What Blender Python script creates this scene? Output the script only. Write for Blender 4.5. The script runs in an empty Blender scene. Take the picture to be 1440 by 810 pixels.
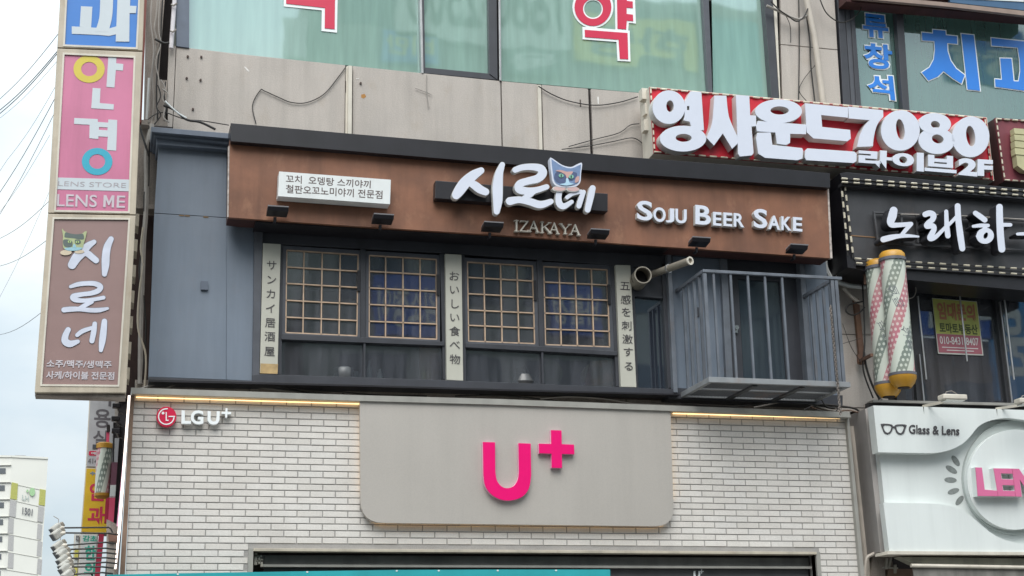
import bpy, math, random
from mathutils import Vector, Matrix
from mathutils.geometry import tessellate_polygon, delaunay_2d_cdt

# ------------------------------------------------------------------ camera, world, sun, exposure
SC = bpy.context.scene
COL = SC.collection
YAW, PITCH, ROLL, F = math.radians(14.973), math.radians(15.406), math.radians(-1.172), 2150.0
CAM = Vector((0.0, -16.8, 1.6))
_f = Vector((math.sin(YAW)*math.cos(PITCH), math.cos(YAW)*math.cos(PITCH), math.sin(PITCH)))
_r = Vector((math.cos(YAW), -math.sin(YAW), 0))
_u = _r.cross(_f)
CR = math.cos(ROLL)*_r + math.sin(ROLL)*_u
CU = -math.sin(ROLL)*_r + math.cos(ROLL)*_u
cd = bpy.data.cameras.new('camera'); cd.lens = F/1440*36; cd.sensor_width = 36; cd.clip_end = 2000
cam = bpy.data.objects.new('camera', cd); COL.objects.link(cam); SC.camera = cam
cam.matrix_world = Matrix(((CR.x, CU.x, -_f.x, CAM.x), (CR.y, CU.y, -_f.y, CAM.y), (CR.z, CU.z, -_f.z, CAM.z), (0, 0, 0, 1)))

SUN_EL, SUN_AZ = math.radians(50), math.radians(196)       # azimuth measured clockwise from +y
w = bpy.data.worlds.new("World"); SC.world = w; w.use_nodes = True
nt = w.node_tree; nt.nodes.clear()
out = nt.nodes.new('ShaderNodeOutputWorld'); bg = nt.nodes.new('ShaderNodeBackground')
sky = nt.nodes.new('ShaderNodeTexSky'); sky.sky_type = 'NISHITA'; sky.sun_disc = False
sky.sun_elevation = SUN_EL; sky.sun_rotation = SUN_AZ
tc = nt.nodes.new('ShaderNodeTexCoord'); mp = nt.nodes.new('ShaderNodeMapping'); mp.inputs['Scale'].default_value = (1, 1, 2.2)
nz = nt.nodes.new('ShaderNodeTexNoise'); nz.inputs['Scale'].default_value = 2.6; nz.inputs['Detail'].default_value = 8; nz.inputs['Roughness'].default_value = .55
rp = nt.nodes.new('ShaderNodeValToRGB'); rp.color_ramp.elements[0].position = .36; rp.color_ramp.elements[1].position = .62
rp.color_ramp.elements[0].color = (.8, .8, .8, 1)
nz2 = nt.nodes.new('ShaderNodeTexNoise'); nz2.inputs['Scale'].default_value = 4.5; nz2.inputs['Detail'].default_value = 6
rp2 = nt.nodes.new('ShaderNodeValToRGB'); rp2.color_ramp.elements[0].color = (3.9, 4.7, 5.2, 1); rp2.color_ramp.elements[1].color = (5.6, 6.05, 6.2, 1)
rp2.color_ramp.elements[0].position = .35; rp2.color_ramp.elements[1].position = .6
mx = nt.nodes.new('ShaderNodeMix'); mx.data_type = 'RGBA'
L = nt.links.new
L(tc.outputs['Generated'], mp.inputs['Vector']); L(mp.outputs[0], nz.inputs['Vector']); L(mp.outputs[0], nz2.inputs['Vector'])
L(nz.outputs['Fac'], rp.inputs[0]); L(nz2.outputs['Fac'], rp2.inputs[0])
L(rp.outputs[0], mx.inputs[0]); L(sky.outputs[0], mx.inputs[6]); L(rp2.outputs[0], mx.inputs[7])
# overcast sky: brighter towards the zenith (standard overcast law)
sx = nt.nodes.new('ShaderNodeSeparateXYZ'); L(tc.outputs['Generated'], sx.inputs[0])
ml = nt.nodes.new('ShaderNodeMath'); ml.operation = 'MULTIPLY_ADD'; ml.use_clamp = False; ml.inputs[1].default_value = 1.5; ml.inputs[2].default_value = .62
mxz = nt.nodes.new('ShaderNodeMath'); mxz.operation = 'MAXIMUM'; mxz.inputs[1].default_value = 0; L(sx.outputs[2], mxz.inputs[0]); L(mxz.outputs[0], ml.inputs[0])
vs_ = nt.nodes.new('ShaderNodeVectorMath'); vs_.operation = 'SCALE'; L(mx.outputs[2], vs_.inputs[0]); L(ml.outputs[0], vs_.inputs['Scale'])
L(vs_.outputs[0], bg.inputs[0]); bg.inputs[1].default_value = 0.095; L(bg.outputs[0], out.inputs[0])

sl = bpy.data.lights.new('sun', 'SUN'); sl.energy = 1.5; sl.angle = math.radians(45); sl.color = (1, .975, .94)
so = bpy.data.objects.new('sun', sl); COL.objects.link(so)
sd = Vector((math.sin(SUN_AZ)*math.cos(SUN_EL), math.cos(SUN_AZ)*math.cos(SUN_EL), math.sin(SUN_EL)))
so.rotation_euler = sd.to_track_quat('Z', 'Y').to_euler()
SC.view_settings.view_transform = 'Standard'; SC.view_settings.look = 'None'
SC.view_settings.exposure = 0.9; SC.view_settings.gamma = 1.0; SC.view_settings.use_curve_mapping = False

R = random.Random(7)

# ------------------------------------------------------------------ helpers
def P(px, py, Y):
    """point of the plane y = Y that the photograph shows at pixel (px, py)"""
    d = _f*F + CR*(px-720) - CU*(py-405)
    return CAM + d*((Y-CAM.y)/d.y)

def Z(ox, oy, s):
    return lambda pts: [(ox+x/s, oy+y/s) for x, y in pts]

class MB:
    def __init__(s): s.v = []; s.f = []; s.sm = False
    def add(s, vs, fs):
        n = len(s.v); s.v += [Vector(v) for v in vs]; s.f += [tuple(i+n for i in f) for f in fs]; return s
    def prism3(s, loop, depth, holes=(), axis=Vector((0, 1, 0))):
        """loop of 3D points facing -axis, extruded along axis"""
        loops = [list(loop)] + [list(h) for h in holes]
        flat = [p for l in loops for p in l]
        tris = tessellate_polygon(loops)
        n = len(flat); back = [p+axis*depth for p in flat]
        fs = []
        for t in tris:
            a, b, c = (flat[i] for i in t)
            nn = (b-a).cross(c-a)
            if nn.length < 1e-12: continue
            t = tuple(t)
            if nn.dot(axis) > 0: t = t[::-1]
            fs.append(t)
            fs.append(tuple(i+n for i in t[::-1]))
        k = 0
        for li, l in enumerate(loops):
            m = len(l)
            ar = sum((l[i].x*l[(i+1) % m].z - l[(i+1) % m].x*l[i].z) for i in range(m))
            ccw = ar > 0
            for i in range(m):
                a, b = k+i, k+(i+1) % m
                q = (a, b, b+n, a+n)
                if (li == 0) == ccw: q = q[::-1]
                fs.append(q)
            k += m
        return s.add(flat+back, fs)
    def prism(s, loop, Y, depth, holes=()):
        return s.prism3([P(x, y, Y) for x, y in loop], depth, [[P(x, y, Y) for x, y in h] for h in holes])
    def strokes(s, lst, Y, depth, n=7):
        """union of rounded brush strokes: lst of (pixel points, pixel widths)"""
        vs, fs = [], []
        for pts, ws in lst:
            if not isinstance(ws, (list, tuple)): ws = [ws]*len(pts)
            q = catmull([(x, y, w_) for (x, y), w_ in zip(pts, ws)], n)
            for i, (x, y, w_) in enumerate(q):
                k0 = len(vs); vs += [Vector(p) for p in ell(x+.0007*i, y, w_/2, w_/2, i*3.7, 18)]; fs.append(list(range(k0, k0+18)))
                if i:
                    a, b = q[i-1], q[i]; dx, dy = b[0]-a[0], b[1]-a[1]; l = math.hypot(dx, dy)
                    if l < 1e-6: continue
                    nx, ny = -dy/l, dx/l; k0 = len(vs)
                    vs += [Vector((a[0]+nx*a[2]/2, a[1]+ny*a[2]/2)), Vector((b[0]+nx*b[2]/2, b[1]+ny*b[2]/2)), Vector((b[0]-nx*b[2]/2, b[1]-ny*b[2]/2)), Vector((a[0]-nx*a[2]/2, a[1]-ny*a[2]/2))]
                    fs.append([k0+3, k0+2, k0+1, k0])
        r = delaunay_2d_cdt(vs, [], fs, 0, 1e-5, True)
        P3 = [P(v.x, v.y, Y) for v in r[0]]; n_ = len(P3); out_ = []; ed = {}
        for f_, src in zip(r[2], r[5]):
            if not src: continue
            f_ = list(f_); a, b, c = (P3[i] for i in f_[:3])
            if (b-a).cross(c-a).y > 0: f_ = f_[::-1]
            out_.append(tuple(f_)); out_.append(tuple(i+n_ for i in f_[::-1]))
            for i in range(len(f_)): ed[(f_[i], f_[(i+1) % len(f_)])] = 1
        for (a, b) in ed:
            if (b, a) not in ed: out_.append((b, a, a+n_, b+n_))
        return s.add(P3+[p+Vector((0, depth, 0)) for p in P3], out_)
    def box(s, x0, x1, y0, y1, z0, z1):
        v = [(x, y, z) for x in (x0, x1) for y in (y0, y1) for z in (z0, z1)]
        return s.add(v, [(0, 1, 3, 2), (4, 6, 7, 5), (0, 4, 5, 1), (2, 3, 7, 6), (0, 2, 6, 4), (1, 5, 7, 3)])
    def bar(s, a, b, wd, hd=None):
        """rectangular bar from a to b"""
        a, b = Vector(a), Vector(b); hd = hd or wd
        d = (b-a).normalized(); up = Vector((0, 0, 1)) if abs(d.z) < .9 else Vector((0, 1, 0))
        u = d.cross(up).normalized()*wd/2; v = d.cross(u).normalized()*hd/2
        vs = [a-u-v, a+u-v, a+u+v, a-u+v, b-u-v, b+u-v, b+u+v, b-u+v]
        return s.add(vs, [(0, 1, 2, 3), (7, 6, 5, 4), (0, 4, 5, 1), (1, 5, 6, 2), (2, 6, 7, 3), (3, 7, 4, 0)])
    def tube(s, pts, r, n=7, caps=True):
        pts = [Vector(p) for p in pts]; rings = []
        pu = None
        for i, p in enumerate(pts):
            d = (pts[min(i+1, len(pts)-1)]-pts[max(i-1, 0)]).normalized()
            if pu is None:
                up = Vector((0, 0, 1)) if abs(d.z) < .9 else Vector((1, 0, 0)); pu = d.cross(up).normalized()
            pu = (pu - d*pu.dot(d)).normalized(); pv = d.cross(pu)
            rr = r[i] if isinstance(r, (list, tuple)) else r
            rings.append([p+(pu*math.cos(t)+pv*math.sin(t))*rr for t in [2*math.pi*k/n for k in range(n)]])
        vs = [v for ring in rings for v in ring]; fs = []
        for i in range(len(pts)-1):
            for k in range(n):
                fs.append((i*n+k, i*n+(k+1) % n, (i+1)*n+(k+1) % n, (i+1)*n+k))
        if caps: fs += [tuple(range(n))[::-1], tuple((len(pts)-1)*n+k for k in range(n))]
        s.sm = True
        return s.add(vs, fs)
    def lathe(s, c, prof, n=28):
        """prof: (r, z) from bottom to top about vertical axis at c"""
        vs = [Vector((c.x+r*math.cos(2*math.pi*k/n), c.y+r*math.sin(2*math.pi*k/n), c.z+z)) for r, z in prof for k in range(n)]
        fs = [(i*n+k, i*n+(k+1) % n, (i+1)*n+(k+1) % n, (i+1)*n+k) for i in range(len(prof)-1) for k in range(n)]
        fs += [tuple(range(n))[::-1], tuple((len(prof)-1)*n+k for k in range(n))]
        s.sm = True
        return s.add(vs, fs)
    def build(s, name, mat, parent=None, bevel=0, smooth=None):
        org = ROOT(parent)
        me = bpy.data.meshes.new(name)
        me.from_pydata([tuple(v-org) for v in s.v], [], s.f); me.materials.append(mat); me.validate(); me.update()
        if s.sm if smooth is None else smooth:
            me.polygons.foreach_set('use_smooth', [True]*len(me.polygons))
            try: me.set_sharp_from_angle(angle=math.radians(40))
            except Exception: pass
        o = bpy.data.objects.new(name, me); COL.objects.link(o)
        if parent is not None: o.parent = parent
        if bevel:
            b = o.modifiers.new('bevel', 'BEVEL'); b.width = bevel; b.segments = 2; b.limit_method = 'ANGLE'; b.angle_limit = math.radians(50)
        return o

def ROOT(o):
    if o is None: return Vector((0, 0, 0))
    while o.parent is not None: o = o.parent
    return o.location.copy()

def catmull(pts, n=8, closed=False):
    out = []; m = len(pts)
    if m < 3 and not closed: return [tuple(p) for p in pts]
    rng = range(m if closed else m-1)
    for i in rng:
        g = (lambda k: pts[k % m]) if closed else (lambda k: pts[min(max(k, 0), m-1)])
        p0, p1, p2, p3 = g(i-1), g(i), g(i+1), g(i+2)
        for j in range(n):
            t = j/n
            out.append(tuple(.5*((2*b)+(-a+c)*t+(2*a-5*b+4*c-d)*t*t+(-a+3*b-3*c+d)*t**3) for a, b, c, d in zip(p0, p1, p2, p3)))
    if not closed: out.append(tuple(pts[-1]))
    return out

def smooth(pts, n=5): return catmull(pts, n, True)

def stroke_loop(pts, ws, n=8):
    if not isinstance(ws, (list, tuple)): ws = [ws]*len(pts)
    q = catmull([(x, y, w_) for (x, y), w_ in zip(pts, ws)], n)
    if len(q) < 3 : q = [(q[0][0]+(q[1][0]-q[0][0])*t, q[0][1]+(q[1][1]-q[0][1])*t, q[0][2]+(q[1][2]-q[0][2])*t) for t in (0, .5, 1)]
    Lf, Rt = [], []
    for i, (x, y, wd) in enumerate(q):
        a, b = q[max(i-1, 0)], q[min(i+1, len(q)-1)]
        dx, dy = b[0]-a[0], b[1]-a[1]; l = math.hypot(dx, dy) or 1; dx /= l; dy /= l
        Lf.append((x-dy*wd/2, y+dx*wd/2)); Rt.append((x+dy*wd/2, y-dx*wd/2))
    def cap(i, sgn):
        x, y, wd = q[i]; j = 1 if i == 0 else len(q)-2
        dx, dy = (q[i][0]-q[j][0]), (q[i][1]-q[j][1]); l = math.hypot(dx, dy) or 1; dx /= l; dy /= l
        return [(x+wd/2*(dx*math.sin(t)+sgn*-dy*math.cos(t)), y+wd/2*(dy*math.sin(t)+sgn*dx*math.cos(t))) for t in [math.pi*k/6 for k in range(1, 6)]]
    return Lf + cap(len(q)-1, 1) + Rt[::-1] + cap(0, 1)

def ell(cx, cy, rx, ry, rot=0, n=36):
    c, s_ = math.cos(math.radians(rot)), math.sin(math.radians(rot))
    return [(cx+rx*math.cos(t)*c-ry*math.sin(t)*s_, cy+rx*math.cos(t)*s_+ry*math.sin(t)*c) for t in [2*math.pi*k/n for k in range(n)]]

def rrect(q, r, corners=(1, 1, 1, 1), n=6):
    """quad TL,TR,BR,BL in pixels with rounded corners"""
    out_ = []
    rr = r if isinstance(r, (list, tuple)) else [r]*4
    for i in range(4):
        p, a, b = Vector(q[i]), Vector(q[i-1]), Vector(q[(i+1) % 4])
        if not corners[i] or rr[i] == 0: out_.append(tuple(p)); continue
        p0 = p+(a-p).normalized()*rr[i]; p1 = p+(b-p).normalized()*rr[i]
        for k in range(n+1):
            t = k/n; out_.append(tuple((1-t)**2*p0+2*t*(1-t)*p+t*t*p1))
    return out_

def inset(q, d):
    """shrink quad TL,TR,BR,BL by d pixels (d number or l,t,r,b)"""
    l, t, r, b = d if isinstance(d, (list, tuple)) else (d,)*4
    TL, TR, BR, BL = [Vector(p) for p in q]
    def ln(a, b_, k):
        d_ = (b_-a).normalized(); nrm = Vector((-d_.y, d_.x)); return a+nrm*k, d_
    e = [ln(TL, TR, t), ln(TR, BR, r), ln(BR, BL, b), ln(BL, TL, l)]
    def X(i, j):
        (a, u), (c, v) = e[i], e[j]; den = u.x*v.y-u.y*v.x
        tt = ((c.x-a.x)*v.y-(c.y-a.y)*v.x)/den; return tuple(a+u*tt)
    return [X(3, 0), X(0, 1), X(1, 2), X(2, 3)]

def lerp(a, b, t): return tuple(x+(y-x)*t for x, y in zip(a, b))
def bil(q, u, v):          # q TL,TR,BR,BL ; v down
    return lerp(lerp(q[0], q[1], u), lerp(q[3], q[2], u), v)

_gl = {}
def glyph(s, off=0.0):
    k = (s, off)
    if k not in _gl:
        c = bpy.data.curves.new('t', 'FONT'); c.body = s; c.size = 1; c.offset = off; c.resolution_u = 4
        o = bpy.data.objects.new('t', c); COL.objects.link(o)
        dg = bpy.context.evaluated_depsgraph_get(); ev = o.evaluated_get(dg); m = ev.to_mesh()
        vs = [(v.co.x, v.co.y) for v in m.vertices]; fs = [tuple(p.vertices) for p in m.polygons]
        ev.to_mesh_clear(); bpy.data.objects.remove(o); bpy.data.curves.remove(c)
        # weld
        mp_, nv, ix = {}, [], []
        for x, y in vs:
            kk = (round(x, 4), round(y, 4))
            if kk not in mp_: mp_[kk] = len(nv); nv.append((x, y))
            ix.append(mp_[kk])
        ff = []
        for f_ in fs:
            g = [ix[i] for i in f_]; g = [a for n_, a in enumerate(g) if a != g[n_-1]]
            if len(set(g)) > 2: ff.append(tuple(g))
        _gl[k] = (nv, ff)
    return _gl[k]

def text(mb, s, q, Y, depth=.01, off=0.0, em=False, fn=None):
    """string s fitted (bounding box, or the em box for single CJK letters) into pixel quad q"""
    vs, fs = glyph(s, off)
    if not vs: return mb
    if em: x0, x1, y0, y1 = 0, .92, -.12, .88
    else:
        x0 = min(v[0] for v in vs); x1 = max(v[0] for v in vs); y0 = min(v[1] for v in vs); y1 = max(v[1] for v in vs)
    fl = []
    for x, y in vs:
        u, v = (x-x0)/(x1-x0), (y1-y)/(y1-y0)
        if fn: fl.append(fn(u, v))
        else: fl.append(P(*bil(q, u, v), Y))
    n = len(fl); ax = Vector((0, depth, 0))
    ff = []; edges = {}
    for f_ in fs:
        a, b, c = fl[f_[0]], fl[f_[1]], fl[f_[2]]
        g = f_
        if not fn and (b-a).cross(c-a).y > 0: g = f_[::-1]
        ff.append(g)
        if depth:
            for i in range(len(g)):
                e = (g[i], g[(i+1) % len(g)]); edges[e] = 1
    base = list(ff)
    if depth:
        for (a, b) in list(edges):
            if (b, a) not in edges: ff.append((b, a, a+n, b+n))
        fl = fl+[p+ax for p in fl]
    return mb.add(fl, ff)

def thing(name, label, cat, loc=(0, 0, 0), group=None):
    o = bpy.data.objects.new(name, None); o.empty_display_size = .2; COL.objects.link(o); o.location = loc
    return tag(o, label, cat, group)
def tag(o, label=None, cat=None, group=None, kind=None):
    if label: o['label'] = label
    if cat: o['category'] = cat
    if group: o['group'] = group
    if kind: o['kind'] = kind
    return o
def struct(o): o['kind'] = 'structure'; return o
def stuff(o): o['kind'] = 'stuff'; return o

# ------------------------------------------------------------------ materials
_m = {}
def M(name, col=(.5, .5, .5), rough=.6, metal=0.0, var=.12, scale=6.0, streak=0.0, bump=0.0, rust=0.0, rustcol=(.25, .12, .05), spec=.5, bscale=60, emit=0, grain=0.0, blotch=0.0, blotchcol=(.3, .3, .3)):
    if name in _m: return _m[name]
    m = bpy.data.materials.new(name); m.use_nodes = True; t = m.node_tree; b = t.nodes['Principled BSDF']
    N = t.nodes.new; K = t.links.new
    geo = N('ShaderNodeNewGeometry')
    n1 = N('ShaderNodeTexNoise'); n1.inputs['Scale'].default_value = scale; n1.inputs['Detail'].default_value = 6
    K(geo.outputs['Position'], n1.inputs['Vector'])
    mr = N('ShaderNodeMapRange'); mr.inputs[1].default_value = .3; mr.inputs[2].default_value = .7; mr.inputs[3].default_value = 1-var; mr.inputs[4].default_value = 1+var*.6
    K(n1.outputs['Fac'], mr.inputs[0])
    fac = mr.outputs[0]
    if streak:
        mpp = N('ShaderNodeMapping'); mpp.inputs['Scale'].default_value = (1.7, 1.7, .16); K(geo.outputs['Position'], mpp.inputs['Vector'])
        n2 = N('ShaderNodeTexNoise'); n2.inputs['Scale'].default_value = 2.2; n2.inputs['Detail'].default_value = 7; n2.inputs['Roughness'].default_value = .65; K(mpp.outputs[0], n2.inputs['Vector'])
        m2 = N('ShaderNodeMapRange'); m2.inputs[1].default_value = .45; m2.inputs[2].default_value = .78; m2.inputs[3].default_value = 1; m2.inputs[4].default_value = 1-streak*1.3
        K(n2.outputs['Fac'], m2.inputs[0])
        mm = N('ShaderNodeMath'); mm.operation = 'MULTIPLY'; K(fac, mm.inputs[0]); K(m2.outputs[0], mm.inputs[1]); fac = mm.outputs[0]
    if grain:
        n4 = N('ShaderNodeTexNoise'); n4.inputs['Scale'].default_value = 90; n4.inputs['Detail'].default_value = 3; K(geo.outputs['Position'], n4.inputs['Vector'])
        m4 = N('ShaderNodeMapRange'); m4.inputs[1].default_value = .3; m4.inputs[2].default_value = .7; m4.inputs[3].default_value = 1-grain; m4.inputs[4].default_value = 1+grain*.7
        K(n4.outputs['Fac'], m4.inputs[0])
        m5 = N('ShaderNodeMath'); m5.operation = 'MULTIPLY'; K(fac, m5.inputs[0]); K(m4.outputs[0], m5.inputs[1]); fac = m5.outputs[0]
    vm = N('ShaderNodeVectorMath'); vm.operation = 'SCALE'; vm.inputs[0].default_value = col[:3]; K(fac, vm.inputs['Scale'])
    cout = vm.outputs[0]
    def mixin(cout, amount, c2, sc, lo, hi, stretch=(1, 1, 1)):
        mpq = N('ShaderNodeMapping'); mpq.inputs['Scale'].default_value = stretch; mpq.inputs['Location'].default_value = (3.1, 1.7, .6); K(geo.outputs['Position'], mpq.inputs['Vector'])
        n3 = N('ShaderNodeTexNoise'); n3.inputs['Scale'].default_value = sc; n3.inputs['Detail'].default_value = 8; n3.inputs['Roughness'].default_value = .68; K(mpq.outputs[0], n3.inputs['Vector'])
        m3 = N('ShaderNodeMapRange'); m3.inputs[1].default_value = lo; m3.inputs[2].default_value = hi; m3.inputs[3].default_value = 0; m3.inputs[4].default_value = amount
        K(n3.outputs['Fac'], m3.inputs[0])
        mxx = N('ShaderNodeMix'); mxx.data_type = 'RGBA'; K(m3.outputs[0], mxx.inputs[0]); K(cout, mxx.inputs[6]); mxx.inputs[7].default_value = (*c2, 1)
        return mxx.outputs[2]
    if rust: cout = mixin(cout, rust, rustcol, 3.5, .56, .72, (1, 1, .6))
    if blotch: cout = mixin(cout, blotch, blotchcol, 1.6, .45, .7)
    K(cout, b.inputs['Base Color'])
    b.inputs['Roughness'].default_value = rough; b.inputs['Metallic'].default_value = metal
    b.inputs['Specular IOR Level'].default_value = spec
    if emit:
        b.inputs['Emission Color'].default_value = (*col[:3], 1); b.inputs['Emission Strength'].default_value = emit
    if bump:
        n5 = N('ShaderNodeTexNoise'); n5.inputs['Scale'].default_value = bscale; n5.inputs['Detail'].default_value = 4; K(geo.outputs['Position'], n5.inputs['Vector'])
        bp = N('ShaderNodeBump'); bp.inputs['Strength'].default_value = bump; bp.inputs['Distance'].default_value = .01; K(n5.outputs['Fac'], bp.inputs['Height']); K(bp.outputs[0], b.inputs['Normal'])
    _m[name] = m; return m

def glass_mat(name, tint, refl, rough=.02, body=None, bodyfac=0.0, dirt=.06):
    """window glass: tinted see-through share, mirror share, and a body (film / dust / painted haze) share"""
    m = bpy.data.materials.new(name); m.use_nodes = True; t = m.node_tree; t.nodes.clear(); N = t.nodes.new; K = t.links.new
    o = N('ShaderNodeOutputMaterial'); tr = N('ShaderNodeBsdfTransparent'); tr.inputs[0].default_value = (*tint, 1)
    gl = N('ShaderNodeBsdfGlossy'); gl.inputs['Roughness'].default_value = rough; gl.inputs['Color'].default_value = (.9, .97, .97, 1)
    geo = N('ShaderNodeNewGeometry'); nn = N('ShaderNodeTexNoise'); nn.inputs['Scale'].default_value = .9; K(geo.outputs['Position'], nn.inputs['Vector'])
    bp = N('ShaderNodeBump'); bp.inputs['Strength'].default_value = .05; bp.inputs['Distance'].default_value = .05; K(nn.outputs['Fac'], bp.inputs['Height']); K(bp.outputs[0], gl.inputs['Normal'])
    mpp = N('ShaderNodeMapping'); mpp.inputs['Scale'].default_value = (6, 6, .5); K(geo.outputs['Position'], mpp.inputs['Vector'])
    n2 = N('ShaderNodeTexNoise'); n2.inputs['Scale'].default_value = 2; n2.inputs['Detail'].default_value = 7; K(mpp.outputs[0], n2.inputs['Vector'])
    df = N('ShaderNodeBsdfDiffuse'); df.inputs[0].default_value = (*(body or (.4, .4, .38)), 1)
    mr = N('ShaderNodeMapRange'); mr.inputs[1].default_value = .35; mr.inputs[2].default_value = .75; mr.inputs[3].default_value = bodyfac; mr.inputs[4].default_value = bodyfac+dirt; K(n2.outputs['Fac'], mr.inputs[0])
    a = N('ShaderNodeMixShader'); K(mr.outputs[0], a.inputs[0]); K(tr.outputs[0], a.inputs[1]); K(df.outputs[0], a.inputs[2])
    fr = N('ShaderNodeFresnel'); fr.inputs[0].default_value = 1.5
    ad = N('ShaderNodeMath'); ad.operation = 'ADD'; ad.use_clamp = True; ad.inputs[1].default_value = refl; K(fr.outputs[0], ad.inputs[0])
    bm = N('ShaderNodeMixShader'); K(ad.outputs[0], bm.inputs[0]); K(a.outputs[0], bm.inputs[1]); K(gl.outputs[0], bm.inputs[2])
    K(bm.outputs[0], o.inputs[0]); _m[name] = m; return m

stone = M('stone_panel', (.495, .445, .40), .75, var=.09, scale=1.3, streak=.20, bump=.25, grain=.14, rust=.32, rustcol=(.36, .28, .20), blotch=.35, blotchcol=(.38, .35, .32))
stone_d = M('dirty_stone', (.36, .31, .27), .85, var=.2, scale=3, streak=.45, bump=.4, grain=.2, rust=.3)
dark_gap = M('dark_gap', (.035, .028, .028), .9, var=.3)
maroon_dark = M('maroon_dark', (.06, .02, .018), .8, var=.3)
maroon_strip = M('maroon_strip', (.19, .045, .03), .6, var=.1, streak=.3)
char_frame = M('charcoal_frame', (.05, .052, .062), .42, var=.15, streak=.2, scale=4)
char_lite = M('charcoal_light', (.085, .09, .105), .42, var=.15, streak=.2)
navy_frame = M('blue_grey_frame', (.10, .125, .17), .4, var=.12, streak=.25)
blue_wall = M('blue_grey_sheet', (.165, .20, .25), .5, var=.09, scale=1.0, streak=.16, rust=.06, bump=.25, bscale=3, blotch=.3, blotchcol=(.20, .23, .27))
cornice_m = M('cornice_paint', (.12, .145, .19), .45, var=.1, streak=.15)
black_sheet = M('black_sheet', (.014, .013, .017), .38, var=.25, scale=3, streak=.2)
brown = M('corten_brown', (.225, .096, .052), .62, var=.26, scale=3.2, streak=.34, rust=.75, rustcol=(.32, .16, .09), bump=.10, bscale=25, blotch=.5, blotchcol=(.17, .078, .05))
white_face = M('acrylic_white', (.66, .69, .78), .32, var=.02)
white_side = M('return_white', (.62, .61, .58), .4, var=.06)
white_plain = M('painted_white', (.72, .74, .73), .45, var=.05, streak=.12)
ink = M('ink', (.06, .055, .06), .6, var=.05)
brick_m = [M('brick_%d' % i, c, .8, var=.05, scale=3, bump=.2, grain=.07, streak=.05) for i, c in enumerate([(.66, .625, .58), (.685, .65, .605), (.635, .60, .555), (.665, .635, .595)])]
mortar = M('mortar', (.35, .335, .32), .95, var=.1, grain=.15)
cap_m = M('grey_metal_trim', (.33, .32, .29), .5, var=.1, streak=.15)
panel_u = M('taupe_satin', (.535, .495, .45), .33, metal=.25, var=.06, scale=.8, grain=.04, streak=.06, bump=.04, bscale=2)
magenta = M('magenta', (.82, .0, .16), .35, var=.03)
pinkside = M('pink_return', (.85, .45, .6), .4)
white_letter = M('white_letter', (.85, .88, .88), .35, var=.02)
red_logo = M('logo_red', (.62, .01, .06), .35, var=.03)
cream = M('cream_metal', (.52, .45, .35), .5, var=.1, streak=.35, rust=.3, rustcol=(.30, .20, .11), scale=5)
cream2 = M('cream_light', (.66, .61, .52), .5, var=.08, streak=.2, rust=.15)
blade_blue = M('blade_blue', (.035, .19, .56), .35, var=.04)
blade_pink = M('blade_pink', (.58, .18, .30), .38, var=.08, streak=.14, scale=2)
blade_brown = M('blade_brown', (.285, .185, .17), .38, var=.05)
blade_grey = M('blade_grey', (.55, .60, .63), .4, var=.03)
yellow = M('yellow_vinyl', (.62, .50, .06), .4, var=.05)
teal_v = M('teal_vinyl', (.03, .37, .50), .4, var=.05)
red_face = M('red_banner', (.55, .012, .03), .42, var=.12, scale=3, streak=.15)
red_vinyl = M('red_vinyl', (.62, .02, .07), .4, var=.05)
blue_vinyl = M('blue_vinyl', (.03, .22, .72), .35, var=.04)
tube_m = M('light_tube', (.66, .60, .47), .35, var=.3, scale=12)
steel = M('steel', (.42, .42, .42), .35, metal=.8, var=.15)
rail_m = M('rail_paint', (.155, .172, .20), .45, var=.2, streak=.3, rust=.45, rustcol=(.16, .11, .08))
grate_m = M('grate', (.06, .062, .066), .6, var=.2, rust=.25)
duct_m = M('duct', (.30, .27, .22), .5, metal=.3, var=.2, streak=.3, rust=.4)
wood = M('lattice_wood', (.56, .40, .28), .55, var=.2, scale=14)
strip_m = M('strip_board', (.50, .49, .42), .6, var=.05, streak=.06, scale=3)
cable_b = M('cable_black', (.025, .022, .02), .6)
cable_g = M('cable_grey', (.33, .30, .27), .6, var=.2)
pipe_m = M('plastic_pipe', (.55, .49, .42), .5, var=.12, streak=.25, scale=4)
led = M('warm_led', (1.0, .66, .30), .5, emit=1.4, var=0)
lens_w = M('lens_sign_white', (.72, .755, .735), .42, var=.03, streak=.08, scale=1.5)
lens_g = M('lens_sign_grey', (.50, .54, .52), .5, var=.06)
lens_side = M('lens_sign_side', (.40, .37, .35), .5, var=.08, streak=.2)
pink_l = M('pink_letter', (.68, .16, .32), .4, var=.04)
gold = M('barber_gold', (.55, .28, .03), .38, var=.15, streak=.25)
blk_face = M('black_sign_face', (.055, .055, .06), .5, var=.3, scale=3, streak=.35, rust=.25, rustcol=(.13, .09, .06))
curtain = M('curtain', (.25, .30, .28), .9)
green_pane = glass_mat('teal_glass', (.40, .60, .56), .23, .03, (.35, .54, .46), .76, .18)
teal_dark = glass_mat('dark_teal_glass', (.40, .60, .56), .15, .03, (.10, .20, .175), .72, .12)
clear_pane = glass_mat('dark_clear_glass', (.80, .83, .84), .055, .02, (.30, .30, .34), .09, .16)  # body share also paints a grey haze of reflections over the panes
far_glass = glass_mat('dark_glass', (.3, .35, .38), .22, .03, (.03, .035, .05), .85, .06)

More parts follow.
